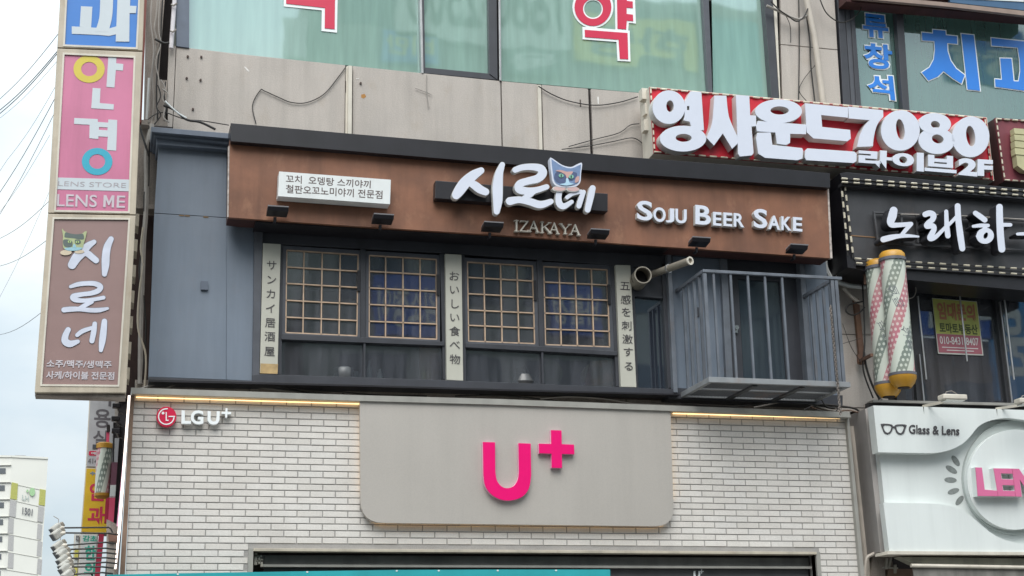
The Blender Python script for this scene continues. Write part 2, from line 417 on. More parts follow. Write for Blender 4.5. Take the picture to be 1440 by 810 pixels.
# ------------------------------------------------------------------ ground
g = MB(); g.box(-300, 300, -300, 400, -.5, 0)
struct(g.build('ground', M('asphalt', (.05, .05, .052), .9, var=.2, grain=.2)))
g = MB(); g.box(-40, 40, -3.2, 0.9, 0.004, .13); struct(g.build('pavement', M('paving', (.30, .29, .27), .9, var=.15, scale=3, grain=.1)))
g = MB(); g.box(-40, 40, -30, -26.5, 0.004, .13); struct(g.build('pavement', _m['paving']))
g = MB(); g.box(-40, 40, -3.5, -3.2, 0.004, .14); struct(g.build('kerb', M('kerb_stone', (.4, .39, .37), .9, var=.1)))
g = MB()
for i in range(14): g.box(-38+i*5.6, -35+i*5.6, -14.9, -14.75, .004, .008)
struct(g.build('road_markings', M('road_paint', (.75, .74, .70), .7, var=.1, grain=.2)))

exec_parts = True
# ------------------------------------------------------------------ main building: stone band, windows, piers
bld = thing('office_building', 'grey stone office building with green tinted upper windows above the brown shop fascia', 'building', (0, 0, 0))
WL = [(237, 63), (266, 67.5), (340, 76.3), (460, 89), (593, 102.8), (704, 114), (800, 122.5), (895, 130.2), (1000, 140), (1096, 148)]
def wl(x):
    for (a, b), (c, d) in zip(WL, WL[1:]):
        if x <= c or c == 1096: return b+(d-b)*(x-a)/(c-a)
# core behind the panels
m = MB(); m.prism([(237, 66)]+[(x, y+2) for x, y in WL[1:]]+[(1100, 330), (237, 300)], .05, .25)
m.prism([(1097, -60), (1183, -60), (1190, 260), (1097, 330)], .05, .25)
m.prism([(1160, 240), (1243, 240), (1262, 592), (1170, 592)], .05, .25)
m.build('wall_core', dark_gap, bld)
def panel(x0, x1, yb0, yb1, name='stone_panel', Y=0.0, lean=.000137):
    xs = [x0]+[x for x, _ in WL if x0+3 < x < x1-3]+[x1]
    top = [(x, wl(x)) for x in xs]
    m = MB(); m.prism(top+[(x1+(x1-560)*lean*(yb1-wl(x1)), yb1), (x0+(x0-560)*lean*(yb0-wl(x0)), yb0)], Y, .045)
    m.build(name, stone, bld, bevel=.003)
for x0, x1, a, b in [(237.5, 247.3, 178, 179), (248.2, 485.5, 245, 255), (496.5, 703.7, 260, 270), (705.3, 755.5, 270, 275), (762, 827, 280, 285), (831, 1040, 290, 300), (1041.5, 1094, 300, 300)]:
    panel(x0, x1, a, b)
# vertical metal channels in two of the joints
m = MB(); m.prism([(486.3, 93), (489.3, 93), (488, 255), (485, 255)], -.0, .03); m.prism([(490, 92), (495.4, 92.6), (494, 256), (488.8, 255)], -.05, .06)
m.build('joint_channel', cream2, bld)
m = MB(); m.prism([(756, 119), (760.8, 119.4), (764.5, 275), (760, 275)], -.03, .04); m.build('joint_channel', cream2, bld)
# pier between the two window bands, in panels
for q in [[(1097, -60), (1170, -60), (1177.5, 69.5), (1098, 62)], [(1098, 63), (1177.6, 70.6), (1189, 250), (1104, 250)],
          [(1158, 250), (1233, 250), (1243, 368), (1160, 368)], [(1160, 369), (1243, 369), (1243, 471), (1163, 469)], [(1163, 470), (1243, 472), (1250, 574), (1166, 572)], [(1166, 573.2), (1250, 575.2), (1251, 592), (1167, 592)]]:
    m = MB(); m.prism(q, 0, .045); m.build('stone_panel', stone, bld, bevel=.003)
# fixing stubs on the first panel, cracks and rust left by an old sign
for x, y in [(264, 80), (283, 80.5), (262.5, 110.5), (282, 113), (271.3, 154), (441, 235), (507, 117.5)]:
    p = P(x, y, 0); m = MB(); m.tube([p+Vector((0, -.02, 0)), p+Vector((0, .02, 0))], .014, 6); m.build('fixing_bolt', M('rusty_iron', (.09, .06, .05), .8, var=.3), bld)

# --- upper window band, left: glass, frames and cut vinyl letters
def frame_piece(win, q, Y=.02, d=.1, mat=None, name='frame'):
    m = MB(); m.prism(q, Y, d); return m.build(name, mat or char_frame, win, bevel=.004)
def pane(win, q, Y=.1, mat=None, name='pane'):
    m = MB(); m.prism(q, Y, .012); return m.build(name, mat or green_pane, win)
def room(parent, x0, x1, z0, z1, y0, y1, mat, name='room_lining'):
    m = MB()
    m.box(x0, x1, y1, y1+.05, z0, z1); m.box(x0-.05, x0, y0, y1, z0, z1); m.box(x1, x1+.05, y0, y1, z0, z1)
    m.box(x0, x1, y0, y1, z0-.05, z0); m.box(x0, x1, y0, y1, z1, z1+.05)
    return m.build(name, mat, parent)
win = tag(bpy.data.objects.new('window', None)); COL.objects.link(win); win.parent = bld
room_m = M('dim_room', (.12, .12, .11), .9, var=.2)
a, b = P(250, 60, .2), P(1094, 60, .2)
room(win, a.x, b.x, 7.3, 10.5, .22, 1.6, M('office_room', (.30, .33, .30), .9))
def below(x): return wl(x)
pane(win, [(262, -60), (590, -60), (594, 103), (460, 89), (340, 76.5), (265, 67.6)])
pane(win, [(594, -60), (690, -60), (690, 106), (596, 96)])
pane(win, [(704, -60), (990, -60), (1001, 140), (895, 130), (704, 113.6)])
pane(win, [(1000, -60), (1076, -60), (1085, 147), (1003, 139)])
frame_piece(win, [(248, -60), (266.5, -60), (266, 67.5), (248, 65)], -.02, .12, navy_frame)
frame_piece(win, [(588.8, -60), (592.2, -60), (595.8, 103), (592.8, 103)], -.01, .1, steel, 'mullion')
frame_piece(win, [(592.4, -60), (595.4, -60), (598, 95), (596, 103)], 0, .08, char_frame, 'sash')
frame_piece(win, [(596, 94.5), (690, 103.5), (698.5, 112.5), (596, 102.8)], .01, .08, char_frame, 'sash')
frame_piece(win, [(686, -60), (698, -60), (700, 112.6), (688.5, 104)], 0, .09, char_frame, 'sash')
frame_piece(win, [(700.5, -60), (703.3, -60), (705.3, 113.5), (702.4, 113.4)], -.02, .1, steel, 'mullion')
frame_piece(win, [(985, -60), (994.5, -60), (1002.5, 140.2), (997, 139.7)], .0, .09, char_lite, 'mullion')
frame_piece(win, [(1070, -60), (1083, -60), (1096.5, 148), (1086, 147)], -.02, .12, char_frame)
frame_piece(win, [(1083.5, -60), (1090, -60), (1098, 148), (1097, 148)], -.03, .1, cream2, 'trim')
def vinyl(win, inner, outer, mat, Y=.09, holes=(), oholes=()):
    m = MB(); m.prism(outer, Y, .004, oholes); m.build('letter_outline', white_letter, win)
    m = MB(); m.prism(inner, Y-.006, .004, holes); m.build('letter', mat, win)
# bottom of a cropped red letter
vinyl(win, [(402, -40), (471.5, -40), (470.7, 41), (456.7, 39.5), (457, 11), (402.5, 5)],
      [(399, -44), (475.5, -44), (474, 46), (452, 43.5), (452.6, 14.5), (399, 9)], red_vinyl)
# 약
z = Z(680, 0, 3.99)
vinyl(win, z(ell(614, 40, 103, 105)), z(ell(614, 40, 115, 117)), red_vinyl, holes=[z(ell(614, 50, 56, 56))], oholes=[z(ell(614, 50, 49, 49))])
vinyl(win, z([(748, -60), (802, -60), (804, 5), (837, 8), (838, 45), (803, 42), (803, 78), (838, 82), (840, 118), (804, 115), (800, 165), (752, 160)]),
      z([(736, -62), (815, -64), (816, -5), (850, -3), (855, 132), (815, 128), (812, 172), (740, 168)]), red_vinyl, .088)
vinyl(win, z([(568, 167), (808, 185), (812, 332), (765, 330), (758, 222), (570, 208)]), z([(555, 150), (820, 172), (825, 345), (752, 341), (746, 235), (556, 220)]), red_vinyl, .086)

# --- upper window band, right (dental office letters)
win2 = bpy.data.objects.new('window', None); COL.objects.link(win2); win2.parent = bld
a = P(1185, 60, .2); room(win2, a.x, a.x+5, 7.0, 10.5, .22, 1.6, M('office_room_2', (.2, .24, .22), .9))
frame_piece(win2, [(1174.5, -60), (1183, -60), (1197, 150), (1186, 149)], -.02, .12, char_frame)
frame_piece(win2, [(1183.5, -60), (1192, -60), (1204, 152), (1197.6, 150)], .0, .1, char_lite)
frame_piece(win2, [(1192, -60), (1196, -60), (1211.5, 152), (1204.5, 152)], -.02, .1, char_frame)
frame_piece(win2, [(1255, -60), (1265, -60), (1279.5, 158), (1270, 157)], -.01, .1, char_frame, 'mullion')
pane(win2, [(1195, -60), (1257, -60), (1272, 175), (1210, 170)], mat=teal_dark)
pane(win2, [(1262, -60), (1460, -60), (1475, 200), (1278, 180)], mat=teal_dark)
z = Z(1200, 0, 6)
def grow(poly, k):
    n = len(poly); out_ = []
    ar = sum(poly[i][0]*poly[(i+1) % n][1]-poly[(i+1) % n][0]*poly[i][1] for i in range(n)); sg = 1 if ar > 0 else -1
    for i in range(n):
        p, a_, b_ = Vector(poly[i]), Vector(poly[i-1]), Vector(poly[(i+1) % n])
        d1 = (p-a_).normalized(); d2 = (b_-p).normalized(); n1 = Vector((d1.y, -d1.x))*sg; n2 = Vector((d2.y, -d2.x))*sg
        nn = (n1+n2); l = nn.length or 1; nn /= l; c = max(nn.dot(n1), .5); out_.append(tuple(p+nn*k/c))
    return out_
def fillchar(win, s, q, off=.03):
    m = MB(); text(m, s, grow(q, 1.1), .088, .004, off+.03); m.build('letter_outline', white_letter, win)
    m = MB(); text(m, s, inset(q, .4), .08, .004, off-.015); m.build('letter', blue_vinyl, win)
fillchar(win2, '류', z([(78, 106), (285, 130), (305, 330), (82, 305)]), .045)
fillchar(win2, '창', z([(82, 356), (325, 378), (340, 592), (95, 575)]), .045)
fillchar(win2, '석', z([(112, 625), (335, 640), (358, 850), (125, 820)]), .045)
sj = [(575, 268), (668, 278), (668, 245), (782, 255), (785, 292), (880, 302), (882, 375), (797, 368), (800, 430), (825, 510), (870, 575), (945, 632), (915, 712), (840, 665), (762, 605), (715, 650), (632, 685), (572, 610), (640, 565), (675, 500), (685, 420), (680, 350), (578, 345)]
for poly in (sj, [(907, 280), (1020, 292), (1075, 770), (960, 758)],
             [(1160, 315), (1500, 350), (1520, 780), (1195, 735), (1192, 662), (1250, 668), (1235, 487), (1338, 490), (1358, 680), (1392, 682), (1405, 600), (1400, 500), (1385, 405), (1165, 388)]):
    vinyl(win2, z(grow(poly, -5)), z(grow(poly, 3)), blue_vinyl, .088)
# lettering at the top: awning strip over that window
aw = thing('eaves_strip', 'brown and blue metal eaves strip along the top right corner above the blue letters', 'eaves')
m = MB(); m.prism([(1190, -30), (1460, -10), (1460, 26), (1190, 2)], -.25, .22); m.build('soffit_board', maroon_dark, aw)
m = MB(); m.prism([(1200, -9), (1336, 4), (1460, 17.5), (1460, 24), (1336, 9.5), (1200, -3)], -.33, .06); m.build('edge_trim', M('brown_trim', (.30, .22, .18), .6, var=.15), aw)
m = MB(); m.prism([(1336, -9), (1460, 4.5), (1460, 16.5), (1336, 3)], -.3, .05); m.build('blue_strip', M('blue_strip', (.05, .12, .22), .5), aw)
m = MB(); m.prism([(1200, -30), (1460, -8), (1460, 3.5), (1200, -10)], -.31, .05); m.build('white_strip', white_plain, aw)

# --- corner pier on the left with its dark slot
pier = thing('corner_pier', 'narrow dirty beige corner pier with a dark slot behind the tall blade signs', 'pier')
m = MB(); m.prism([(207, -60), (236, -60), (223, 112), (236, 113), (236, 172), (203, 170)], .0, .4); m.build('wall_core', stone_d, pier)
m = MB(); m.prism([(228, -60), (252, -60), (240, 175), (222, 113)], .25, .1); m.build('slot_back', dark_gap, pier)
m = MB(); m.prism([(198, 168), (236, 171), (236, 178), (198, 175)], -.12, .5); m.build('ledge', stone_d, pier, bevel=.006)
m = MB(); m.prism([(190, 174), (232, 177), (224, 292), (184, 290)], .02, .3); m.build('lower_pier', stone_d, pier)
m = MB(); m.prism([(184, 286), (224, 288), (223, 294), (184, 292)], -.08, .2); m.build('ledge', stone_d, pier)
m = MB(); m.prism([(178, 292), (226, 293), (215, 560), (160, 560)], .45, .1); m.build('slot_back', M('slot_brown', (.05, .028, .024), .9, var=.3), pier)
m = MB(); m.prism([(200, -60), (209, -60), (199, 172), (196, 172)], -.15, .1); m.build('maroon_strip', maroon_strip, pier)
for i in range(7): m = MB(); m.prism([(190-i*2.2, 300+i*36), (196-i*2.2, 301+i*36), (195-i*2.2, 318+i*36), (189-i*2.2, 316+i*36)], -.1-.01*i, .3); m.build('bracket', cream, pier)
m = MB(); m.tube([P(245.5, -60, -.06), P(245.5, 0, -.06), P(240.5, 68, -.06)], .026, 8); m.build('white_conduit', M('white_conduit', (.72, .68, .70), .4), pier)
m = MB(); m.tube([P(209.5, 110, -.1), P(206, 168, -.1)], .016, 6); m.build('white_conduit', white_plain, pier)
for x, y in [(241, 6.5), (240, 43.5)]:
    m = MB(); m.tube([P(x, y, -.1), P(x+3, y+1.5, -.12), P(x+8, y-2, -.12)], .012, 5); m.build('wire_clip', cable_g, pier)

# ------------------------------------------------------------------ cables
def cable(pts, Y=-.05, r=.008, mat=None, label='', group=None, n=6, name='cable', parent=None):
    q = catmull(pts, 6)
    m = MB()
    p3 = []
    for i, p in enumerate(q):
        yy = Y if not isinstance(Y, (tuple, list)) else Y[0]+(Y[1]-Y[0])*i/(len(q)-1)
        p3.append(P(p[0], p[1], yy))
    m.tube(p3, r, n)
    o = m.build(name, mat or cable_b, parent)
    if not parent: tag(o, label, 'cable', group)
    return o

cable([(360, 174), (355, 148), (366, 127), (372, 128), (392, 137), (410, 144), (432, 144), (456, 132), (476, 108), (487, 93)], -.02, .006, label='thin black cable looping across the stone panel left of the metal joint')
cable([(757, 121), (775, 132), (800, 142), (836, 148), (870, 144), (897, 136)], -.03, .007, label='black cable sagging from the stone joint to the top of the red sign')
cable([(800, 206), (836, 196), (870, 187), (886, 176), (899, 174)], -.03, .006, label='wavy cable entering the red sign from the left at mid height')
cable([(790, 210), (830, 205), (862, 199), (890, 194), (905, 203)], -.03, .006, label='lower wavy cable just above the black cap left of the red sign')
cable([(600, 105), (600, 130), (603, 152)], -.02, .005, cable_g, label='short frayed wire hanging below the green window beside its black sash')
cable([(584, 124), (600, 130), (608, 134)], -.02, .004, cable_g, label='short stub of wire sticking out sideways below the green window')
# on the pier between the bands
m_ = 'cables on the stone pier right of the green windows'
cable([(1078, 8), (1096, 16), (1112, 24), (1124, 27), (1135, 22)], -.12, .018, cable_g, label='thick grey conduit bent round to the pier at the top edge')
cable([(1084, 2), (1096, 14), (1108, 22), (1120, 30), (1130, 24), (1136, 12)], -.16, .009, label='black cable bundle swinging below the thick conduit at the top edge')
cable([(1104, 20), (1111, 36), (1112, 60)], -.05, .005, label='thin wire dropping down the left side of the stone pier')
cable([(1123, -10), (1124, 60), (1123, 140)], -.04, .008, label='straight black cable running down the middle of the stone pier')
cable([(1134, 20), (1139, 60), (1140, 90), (1146, 145)], -.05, .010, label='black cable running down beside the cream pipe on the pier')
cable([(1146, 92), (1130, 112), (1124, 128), (1134, 142)], -.05, .005, label='thin wire looping between the pier cables above the red sign')
cable([(1152, -4), (1162, 18), (1180, 31), (1196, 28), (1210, 14), (1212, -4)], -.12, .008, label='black cable hanging in a loop over the window frame at the top')
m = MB(); m.tube([P(1130, -20, -.12), P(1136, 10, -.12), P(1145, 50, -.12), P(1151, 95, -.12), P(1158, 150, -.12)], .04, 10)
pp = m.build('waste_pipe', pipe_m); tag(pp, 'cream plastic pipe running down the stone pier above the red sign', 'pipe')
# left pier bundle
for i, (pts, r, mt, lb) in enumerate([
    ([(222, -10), (220, 20), (217, 40), (220, 60), (214, 100), (216, 150), (212, 175)], .011, cable_g, 'pale cable winding down the corner pier next to the maroon strip'),
    ([(229, -10), (227, 30), (226, 55), (222, 90), (220, 130), (222, 172)], .010, cable_b, 'black cable in the middle of the corner pier'),
    ([(233, 115), (231, 135), (234, 150), (231, 170)], .008, cable_b, 'short black cable twisting at the foot of the dark slot'),
    ([(214, -10), (212, 30), (216, 70), (211, 120), (209, 172)], .008, cable_g, 'thin grey cable near the left side of the corner pier'),
    ([(225, -10), (223, 40), (226, 62), (219, 88), (224, 120), (218, 172)], .007, cable_g, 'thin grey cable crossing behind the black one on the corner pier'),
    ([(218, 55), (224, 58), (232, 61), (238, 60)], .014, cable_b, 'short black clamp wire across the corner pier near its top'),
    ([(222, 120), (226, 135), (220, 150), (226, 162), (216, 176)], .007, cable_b, 'curling black wire at the foot of the corner pier'),
    ([(208, 168), (220, 160), (232, 158), (246, 163), (262, 168), (285, 170), (322, 176)], .006, cable_b, 'thin black wire running right above the blue cornice'),
    ([(226, 112), (232, 124), (229, 140), (237, 152)], .007, cable_g, 'frayed grey wire coming out of the dark slot'),
    ([(228, 125), (236, 132), (234, 145), (230, 165), (238, 172)], .009, cable_g, 'tangled grey cable beside the first stone panel'),
    ([(230, 148), (246, 155), (262, 168), (282, 172), (303, 182)], .014, cable_b, 'thick black cable crossing the stone panel above the blue cornice'),
    ([(232, 142), (240, 150), (252, 160), (262, 166)], .010, white_plain, 'white cable end resting on the thick black cable by the corner'),
    ([(214, 175), (206, 210), (206, 250), (205, 300), (202, 340), (200, 400), (198, 450), (197, 540)], .03, cable_g, 'thick grey cable bundle dropping behind the brown blade sign'),
    ([(210, 178), (209, 240), (208, 262), (203, 275), (203, 330), (196, 380), (202, 420), (205, 470), (199, 540)], .012, cable_b, 'black cable weaving round the grey bundle beside the blue wall'),
    ([(201, 320), (198, 350), (201, 372), (196, 410), (194, 460), (205, 500), (203, 548)], .012, cream, 'cream cable weaving round the grey bundle low beside the blue wall'),
    ([(196, 176), (200, 190), (209, 218)], .012, cable_b, 'slanting iron stay under the pier ledge beside the pink blade sign')]):
    cable(pts, -.1-.03*i*.3, r, mt, label=lb)
# old marks on the stone
for i, (pts, col, nm) in enumerate([([(508, 133), (513, 132), (515, 136), (511, 138.5), (508, 137)], (.45, .22, .06), 'rust_mark'), ([(343, 94), (345, 93.5), (351, 100), (349, 101)], (.75, .72, .68), 'scratch'),
                   ([(501, 110), (505, 109.8), (505, 111.2), (501, 111.4)], (.75, .72, .68), 'scratch'), ([(815, 140), (817, 140), (817.4, 150), (815.6, 150)], (.1, .08, .07), 'crack_mark'), ([(486, 114), (486.7, 114), (486.6, 130), (486, 130)], (.1, .08, .07), 'crack_mark'),
                   ([(840, 136), (842, 136), (842, 146), (840.6, 146)], (.8, .78, .74), 'scratch')]):
    m = MB(); m.prism(pts, -.002-.0003*i, .002); m.build(nm, M('mark_%d' % i, col, .8, var=.3, scale=40), bld)
# ------------------------------------------------------------------ blue cladding wall and cornice
blue = thing('clad_wall', 'blue grey sheet metal wall panel left of the izakaya windows', 'wall')
YB = -.4
m = MB(); m.prism([(223, 204), (319, 212), (319, 306), (217, 299.5)], YB, .08); m.build('sheet_panel', blue_wall, blue, bevel=.004)
m = MB(); m.prism([(217, 300.2), (319, 306.6), (318, 534), (208.8, 530)], YB, .08); m.build('sheet_panel', blue_wall, blue, bevel=.004)
m = MB(); m.prism([(319.3, 212), (358, 215), (355, 535.6), (318.3, 534)], YB-.004, .08); m.build('sheet_panel', blue_wall, blue, bevel=.004)
m = MB(); m.prism([(223, 204), (358, 215), (355, 535.6), (208.8, 530)], YB+.082, .25); m.build('backing', dark_gap, blue)
m = MB(); m.prism([(282.5, 395), (292.5, 395.5), (292.5, 407.5), (282.5, 407)], YB-.03, .04); m.build('vent_cap', cornice_m, blue)
m = MB()
for x in (252, 260, 286): m.prism([(x, 299.8+(x-217)*.064), (x+7, 300.2+(x-217)*.064), (x+7, 301.6+(x-217)*.064), (x, 301.2+(x-217)*.064)], YB-.006, .01)
m.build('rust_spot', M('rust', (.22, .14, .07), .9), blue)
for q, Y in [([(212.6, 178), (324, 187.5), (324, 195), (213.2, 185.5)], -.62), ([(216.5, 186), (324, 195.3), (324, 203), (217, 191)], -.56), ([(220, 191.5), (324, 203.3), (324, 211), (221, 203)], -.5)]:
    m = MB(); m.prism(q, Y, -Y+.02); m.build('cornice_step', cornice_m, blue, bevel=.004)

# ------------------------------------------------------------------ izakaya window bay
bay = thing('izakaya_window_bay', 'charcoal framed window bay with four lattice windows under the brown fascia', 'window bay')
YF = -.42
def fr(name, q, Y=YF, d=.12, mat=None, bevel=.004):
    m = MB(); m.prism(q, Y, d); return m.build(name, mat or char_frame, bay, bevel=bevel)
fr('header_beam', [(357, 300), (946, 340), (946, 379), (650, 357.3), (396, 343.4), (357, 341)], YF, .3)
fr('corner_post', [(358.5, 304), (370, 305), (364.5, 531), (355, 531)], YF-.05, .2, char_lite)
fr('sill_beam', [(355, 527.3), (365, 526), (628, 534.6), (873, 544.4), (950, 547), (950, 554.5), (700, 548), (500, 542.5), (209, 536), (209, 530.3), (355, 535.5)], YF-.06, .45, char_frame)
fr('drip_edge', [(209, 533), (500, 540.5), (700, 546.5), (956, 553.5), (956, 556), (700, 549.5), (500, 543.5), (209, 536.8)], YF-.09, .1, black_sheet, .002)
fr('post', [(390, 343), (397.5, 343.5), (396, 527), (389.8, 526.5)], YF+.005)
fr('post', [(618.5, 356), (626, 356.5), (627.6, 534), (623.5, 533.8)], YF+.005)
fr('post', [(648.8, 358), (653.5, 358.3), (655.5, 536), (651.3, 535.6)], YF+.005)
fr('post', [(858.5, 371), (865.6, 371.5), (873, 544), (867, 543.5)], YF+.005)
fr('post', [(886, 372.5), (891, 373), (898, 546), (894.6, 545)], YF+.005)
fr('post', [(930, 370), (937.5, 371), (947, 551), (940, 550.5)], YF-.0, .14)
fr('post', [(937.8, 349), (943.5, 349.5), (953.5, 552), (947.5, 552)], YF-.08, .2, rail_m)
fr('rail', [(395.8, 469.5), (505, 474), (625, 480.5), (625.5, 486), (505, 481.5), (395.6, 477)], YF-.012)
fr('rail', [(654.5, 482), (760, 487), (868, 494), (868.5, 500), (760, 494), (654.6, 488.5)], YF-.012)
fr('post', [(511.3, 480), (514.2, 480), (514.2, 531), (511.3, 531)], YF+.002, .1)
fr('post', [(761.3, 492), (764, 492), (765.5, 540), (762.8, 540)], YF+.002, .1)
fr('centre_post', [(507, 350), (514.5, 350.6), (514, 480), (507.2, 479.5)], YF-.004)
fr('centre_post', [(755.3, 364.3), (762.5, 364.8), (765.5, 492), (759, 491.6)], YF-.004)
YP = YF+.05
def lattice(q, sash, cols, rows):
    """q = lattice quad; sash = outer quad; cols: x along the top; rows: y along the left"""
    wn = bpy.data.objects.new('window', None); COL.objects.link(wn); wn.parent = bay
    m = MB(); m.prism(sash, YP-.03, .05, [q]); m.build('sash', char_lite, wn, bevel=.003)
    m = MB(); m.prism(q, YP, .006); m.build('pane', clear_pane, wn)
    t = .8
    def barq(a, b, hor):
        (x0, y0), (x1, y1) = a, b
        if hor: qq = [(x0, y0-t), (x1, y1-t), (x1, y1+t), (x0, y0+t)]
        else: qq = [(x0-t, y0), (x0+t, y0), (x1+t, y1), (x1-t, y1)]
        m = MB(); m.prism(qq, YP-.022, .02); m.build('lattice_bar', wood, wn)
    W = q[1][0]-q[0][0]; H = q[3][1]-q[0][1]
    for x in cols:
        u = (x-q[0][0])/W; barq(bil(q, u, 0), bil(q, u, 1), False)
    for y in rows:
        v = (y-q[0][1])/H; barq(bil(q, 0, v), bil(q, 1, v), True)
    for a, b, h in ((q[0], q[1], True), (q[3], q[2], True), (q[0], q[3], False), (q[1], q[2], False)):
        s_ = inset(q, .8); i = {id(q[0]): 0, id(q[1]): 1, id(q[2]): 2, id(q[3]): 3}
        barq(s_[i[id(a)]], s_[i[id(b)]], h)
    m = MB(); p = P(sash[1][0]-2.5, (sash[1][1]+sash[2][1])/2-20, YP-.05); m.box(p.x-.015, p.x+.015, p.y, p.y+.03, p.z-.12, p.z+.12); m.build('latch', black_sheet, wn)
lattice([(402.6, 350.6), (504.6, 357.2), (502.8, 473), (401, 468.3)], [(397.5, 345), (507, 352), (507, 477), (396.3, 472)], [427.7, 453.3, 478.6], [375.2, 398.3, 422, 445.7])
lattice([(518.8, 358), (614.6, 363.8), (615.2, 477.8), (518.3, 474)], [(514.5, 352.5), (618.5, 358.5), (619, 482), (514, 478)], [542.5, 566.8, 590.8], [381.3, 404.6, 427.9, 451.5])
lattice([(656.6, 367.3), (750, 373), (753, 484), (658.3, 480.3)], [(653.5, 362), (755.3, 367.5), (759, 489), (654.6, 484.5)], [680.4, 704, 727.2], [389.8, 412.8, 435.7, 457.3])
lattice([(763.8, 373.6), (854.7, 378.3), (858.6, 488.5), (766.5, 485.3)], [(762.5, 368), (859.5, 373), (866.5, 495), (765.6, 491)], [786.5, 809, 831.8], [396.3, 418.1, 440.1, 462.4])
for q in [[(395.8, 478), (511.3, 482), (511.3, 532), (394, 527)], [(514.2, 482), (625, 486.5), (626.5, 535), (514.2, 531.5)], [(654.5, 489), (761.5, 494), (763, 541), (655, 537)], [(764, 494), (868.3, 500), (871, 546), (765.5, 541)], [(892, 415), (932, 419), (940, 549), (896, 546)]]:
    m = MB(); m.prism(q, YP+.01, .006); m.build('pane', clear_pane if q[0][0] < 890 else far_glass, bay)
fr('spandrel', [(890, 371), (932, 373), (934, 417), (892, 415)], YF+.03, .1, char_frame)
fr('rail', [(892, 413.5), (932, 416.5), (932, 419.5), (892, 416)], YF+.0, .05, char_frame, 0)
# room behind
a, b = P(360, 530, YP+.1), P(905, 530, YP+.1)
room_iz = M('izakaya_room', (.060, .045, .038), .9, var=.4, scale=1.5)
zt, zb = P(620, 345, YP).z, P(620, 536, YP).z
room(bay, a.x, b.x+.4, zb-.05, zt+.1, YP+.15, 2.2, room_iz)
# things standing or hanging inside
def inside(name, label, cat, build, mat, Y):
    m = MB(); build(m); o = m.build(name, mat); tag(o, label, cat); return o
p = P(483, 529, -.27); inside('steel_pot', 'pale round pot on the sill behind the lower pane below the leftmost lattice window', 'pot', lambda m: m.lathe(Vector((p.x, p.y, zb)), [(.10, 0), (.11, .02), (.115, .11), (.10, .13), (.02, .15)]), M('pot_steel', (.13, .135, .14), .4, metal=.2), 0)
p2 = P(500, 529, -.3); inside('glass_cup', 'small pale cup beside the round pot behind the lower left pane', 'cup', lambda m: m.lathe(Vector((p2.x, p2.y, zb)), [(.03, 0), (.038, .09), (.036, .09)], 14), M('cup', (.18, .18, .17), .3), 0)
for i, (x, h, c, lb) in enumerate([(519, .22, (.35, .36, .38), 'grey bottle standing behind the lower pane just right of its middle post'), (534, .13, (.5, .5, .5), 'short white cup behind the lower pane between the bottle and the sauce jars'),
                       (596, .16, (.30, .24, .12), 'amber sauce bottle behind the lower pane near the second calligraphy board'), (602, .15, (.28, .16, .1), 'brown sauce bottle behind the lower pane nearest the second calligraphy board')]):
    p = P(x, 530, -.3); inside('bottle', lb, 'bottle' if i != 1 else 'cup', lambda m: m.lathe(Vector((p.x, p.y, zb)), [(.032, 0), (.034, h*.6), (.014, h*.78), (.013, h)], 14), M('bottle_%d' % i, c, .25), 0)
p = P(736, 536, -.27); inside('kettle', 'dull steel kettle behind the lower pane below the third lattice window', 'kettle', lambda m: (m.lathe(Vector((p.x, p.y, zb)), [(.11, 0), (.13, .04), (.10, .12), (.03, .15), (.02, .18)]), m.tube([Vector((p.x+.11, p.y, zb+.05)), Vector((p.x+.17, p.y, zb+.11)), Vector((p.x+.19, p.y, zb+.16))], .015), m.tube([Vector((p.x-.1, p.y, zb+.1)), Vector((p.x-.09, p.y, zb+.2)), Vector((p.x+.02, p.y, zb+.24)), Vector((p.x+.1, p.y, zb+.1))], .008)), M('kettle_steel', (.11, .11, .11), .35, metal=.3), 0)
inside('curtain', 'brown cloth hanging inside behind the lower pane left of the second calligraphy board', 'curtain', lambda m: m.prism([(590, 488), (626, 489), (627, 535), (590, 533)], -.05, .04), M('brown_cloth', (.26, .14, .09), .9, var=.3), 0)
inside('picture', 'orange and brown poster inside the lower pane beside the third calligraphy board', 'poster', lambda m: m.prism([(830, 508), (868, 505), (870, 543), (822, 541)], -.12, .02), M('orange_poster', (.25, .10, .06), .8, var=.5), 0)
for i, (x, y, rx, ry, lb) in enumerate([(776, 525, 15, 18, 'pale green round paper fan inside below the fourth lattice window'), (833, 528, 13, 17, 'yellow round paper lantern inside low beside the third calligraphy board')]):
    inside('paper_lantern', lb, 'lantern', lambda m: m.prism(ell(x, y, rx, ry), .3+.1*i, .1), M('lantern_%d' % i, [(.13, .15, .08), (.16, .13, .05)][i], .8, var=.3), 0)
for i, (pts, lb) in enumerate([([(709, 372), (738, 374), (742, 390), (722, 392)], 'pale green leaf decoration inside high in the third lattice window'), ([(790, 380), (822, 380), (826, 402), (806, 408), (796, 396)], 'pale green leaf decoration inside high in the fourth lattice window'), ([(828, 380), (844, 380), (846, 396), (834, 400)], 'small pale leaf decoration inside at the top right of the fourth lattice window'), ([(522, 360), (532, 360), (534, 374), (524, 378)], 'pale leaf decoration inside high in the second lattice window'), ([(584, 362), (596, 362), (594, 380), (582, 378)], 'yellowish leaf decoration inside right of centre in the second lattice window')]):
    inside('leaf_decoration', lb, 'decoration', lambda m: m.prism(smooth(pts, 4), .15, .02), M('leaf_paper', (.22, .24, .12), .8, var=.3), 0)

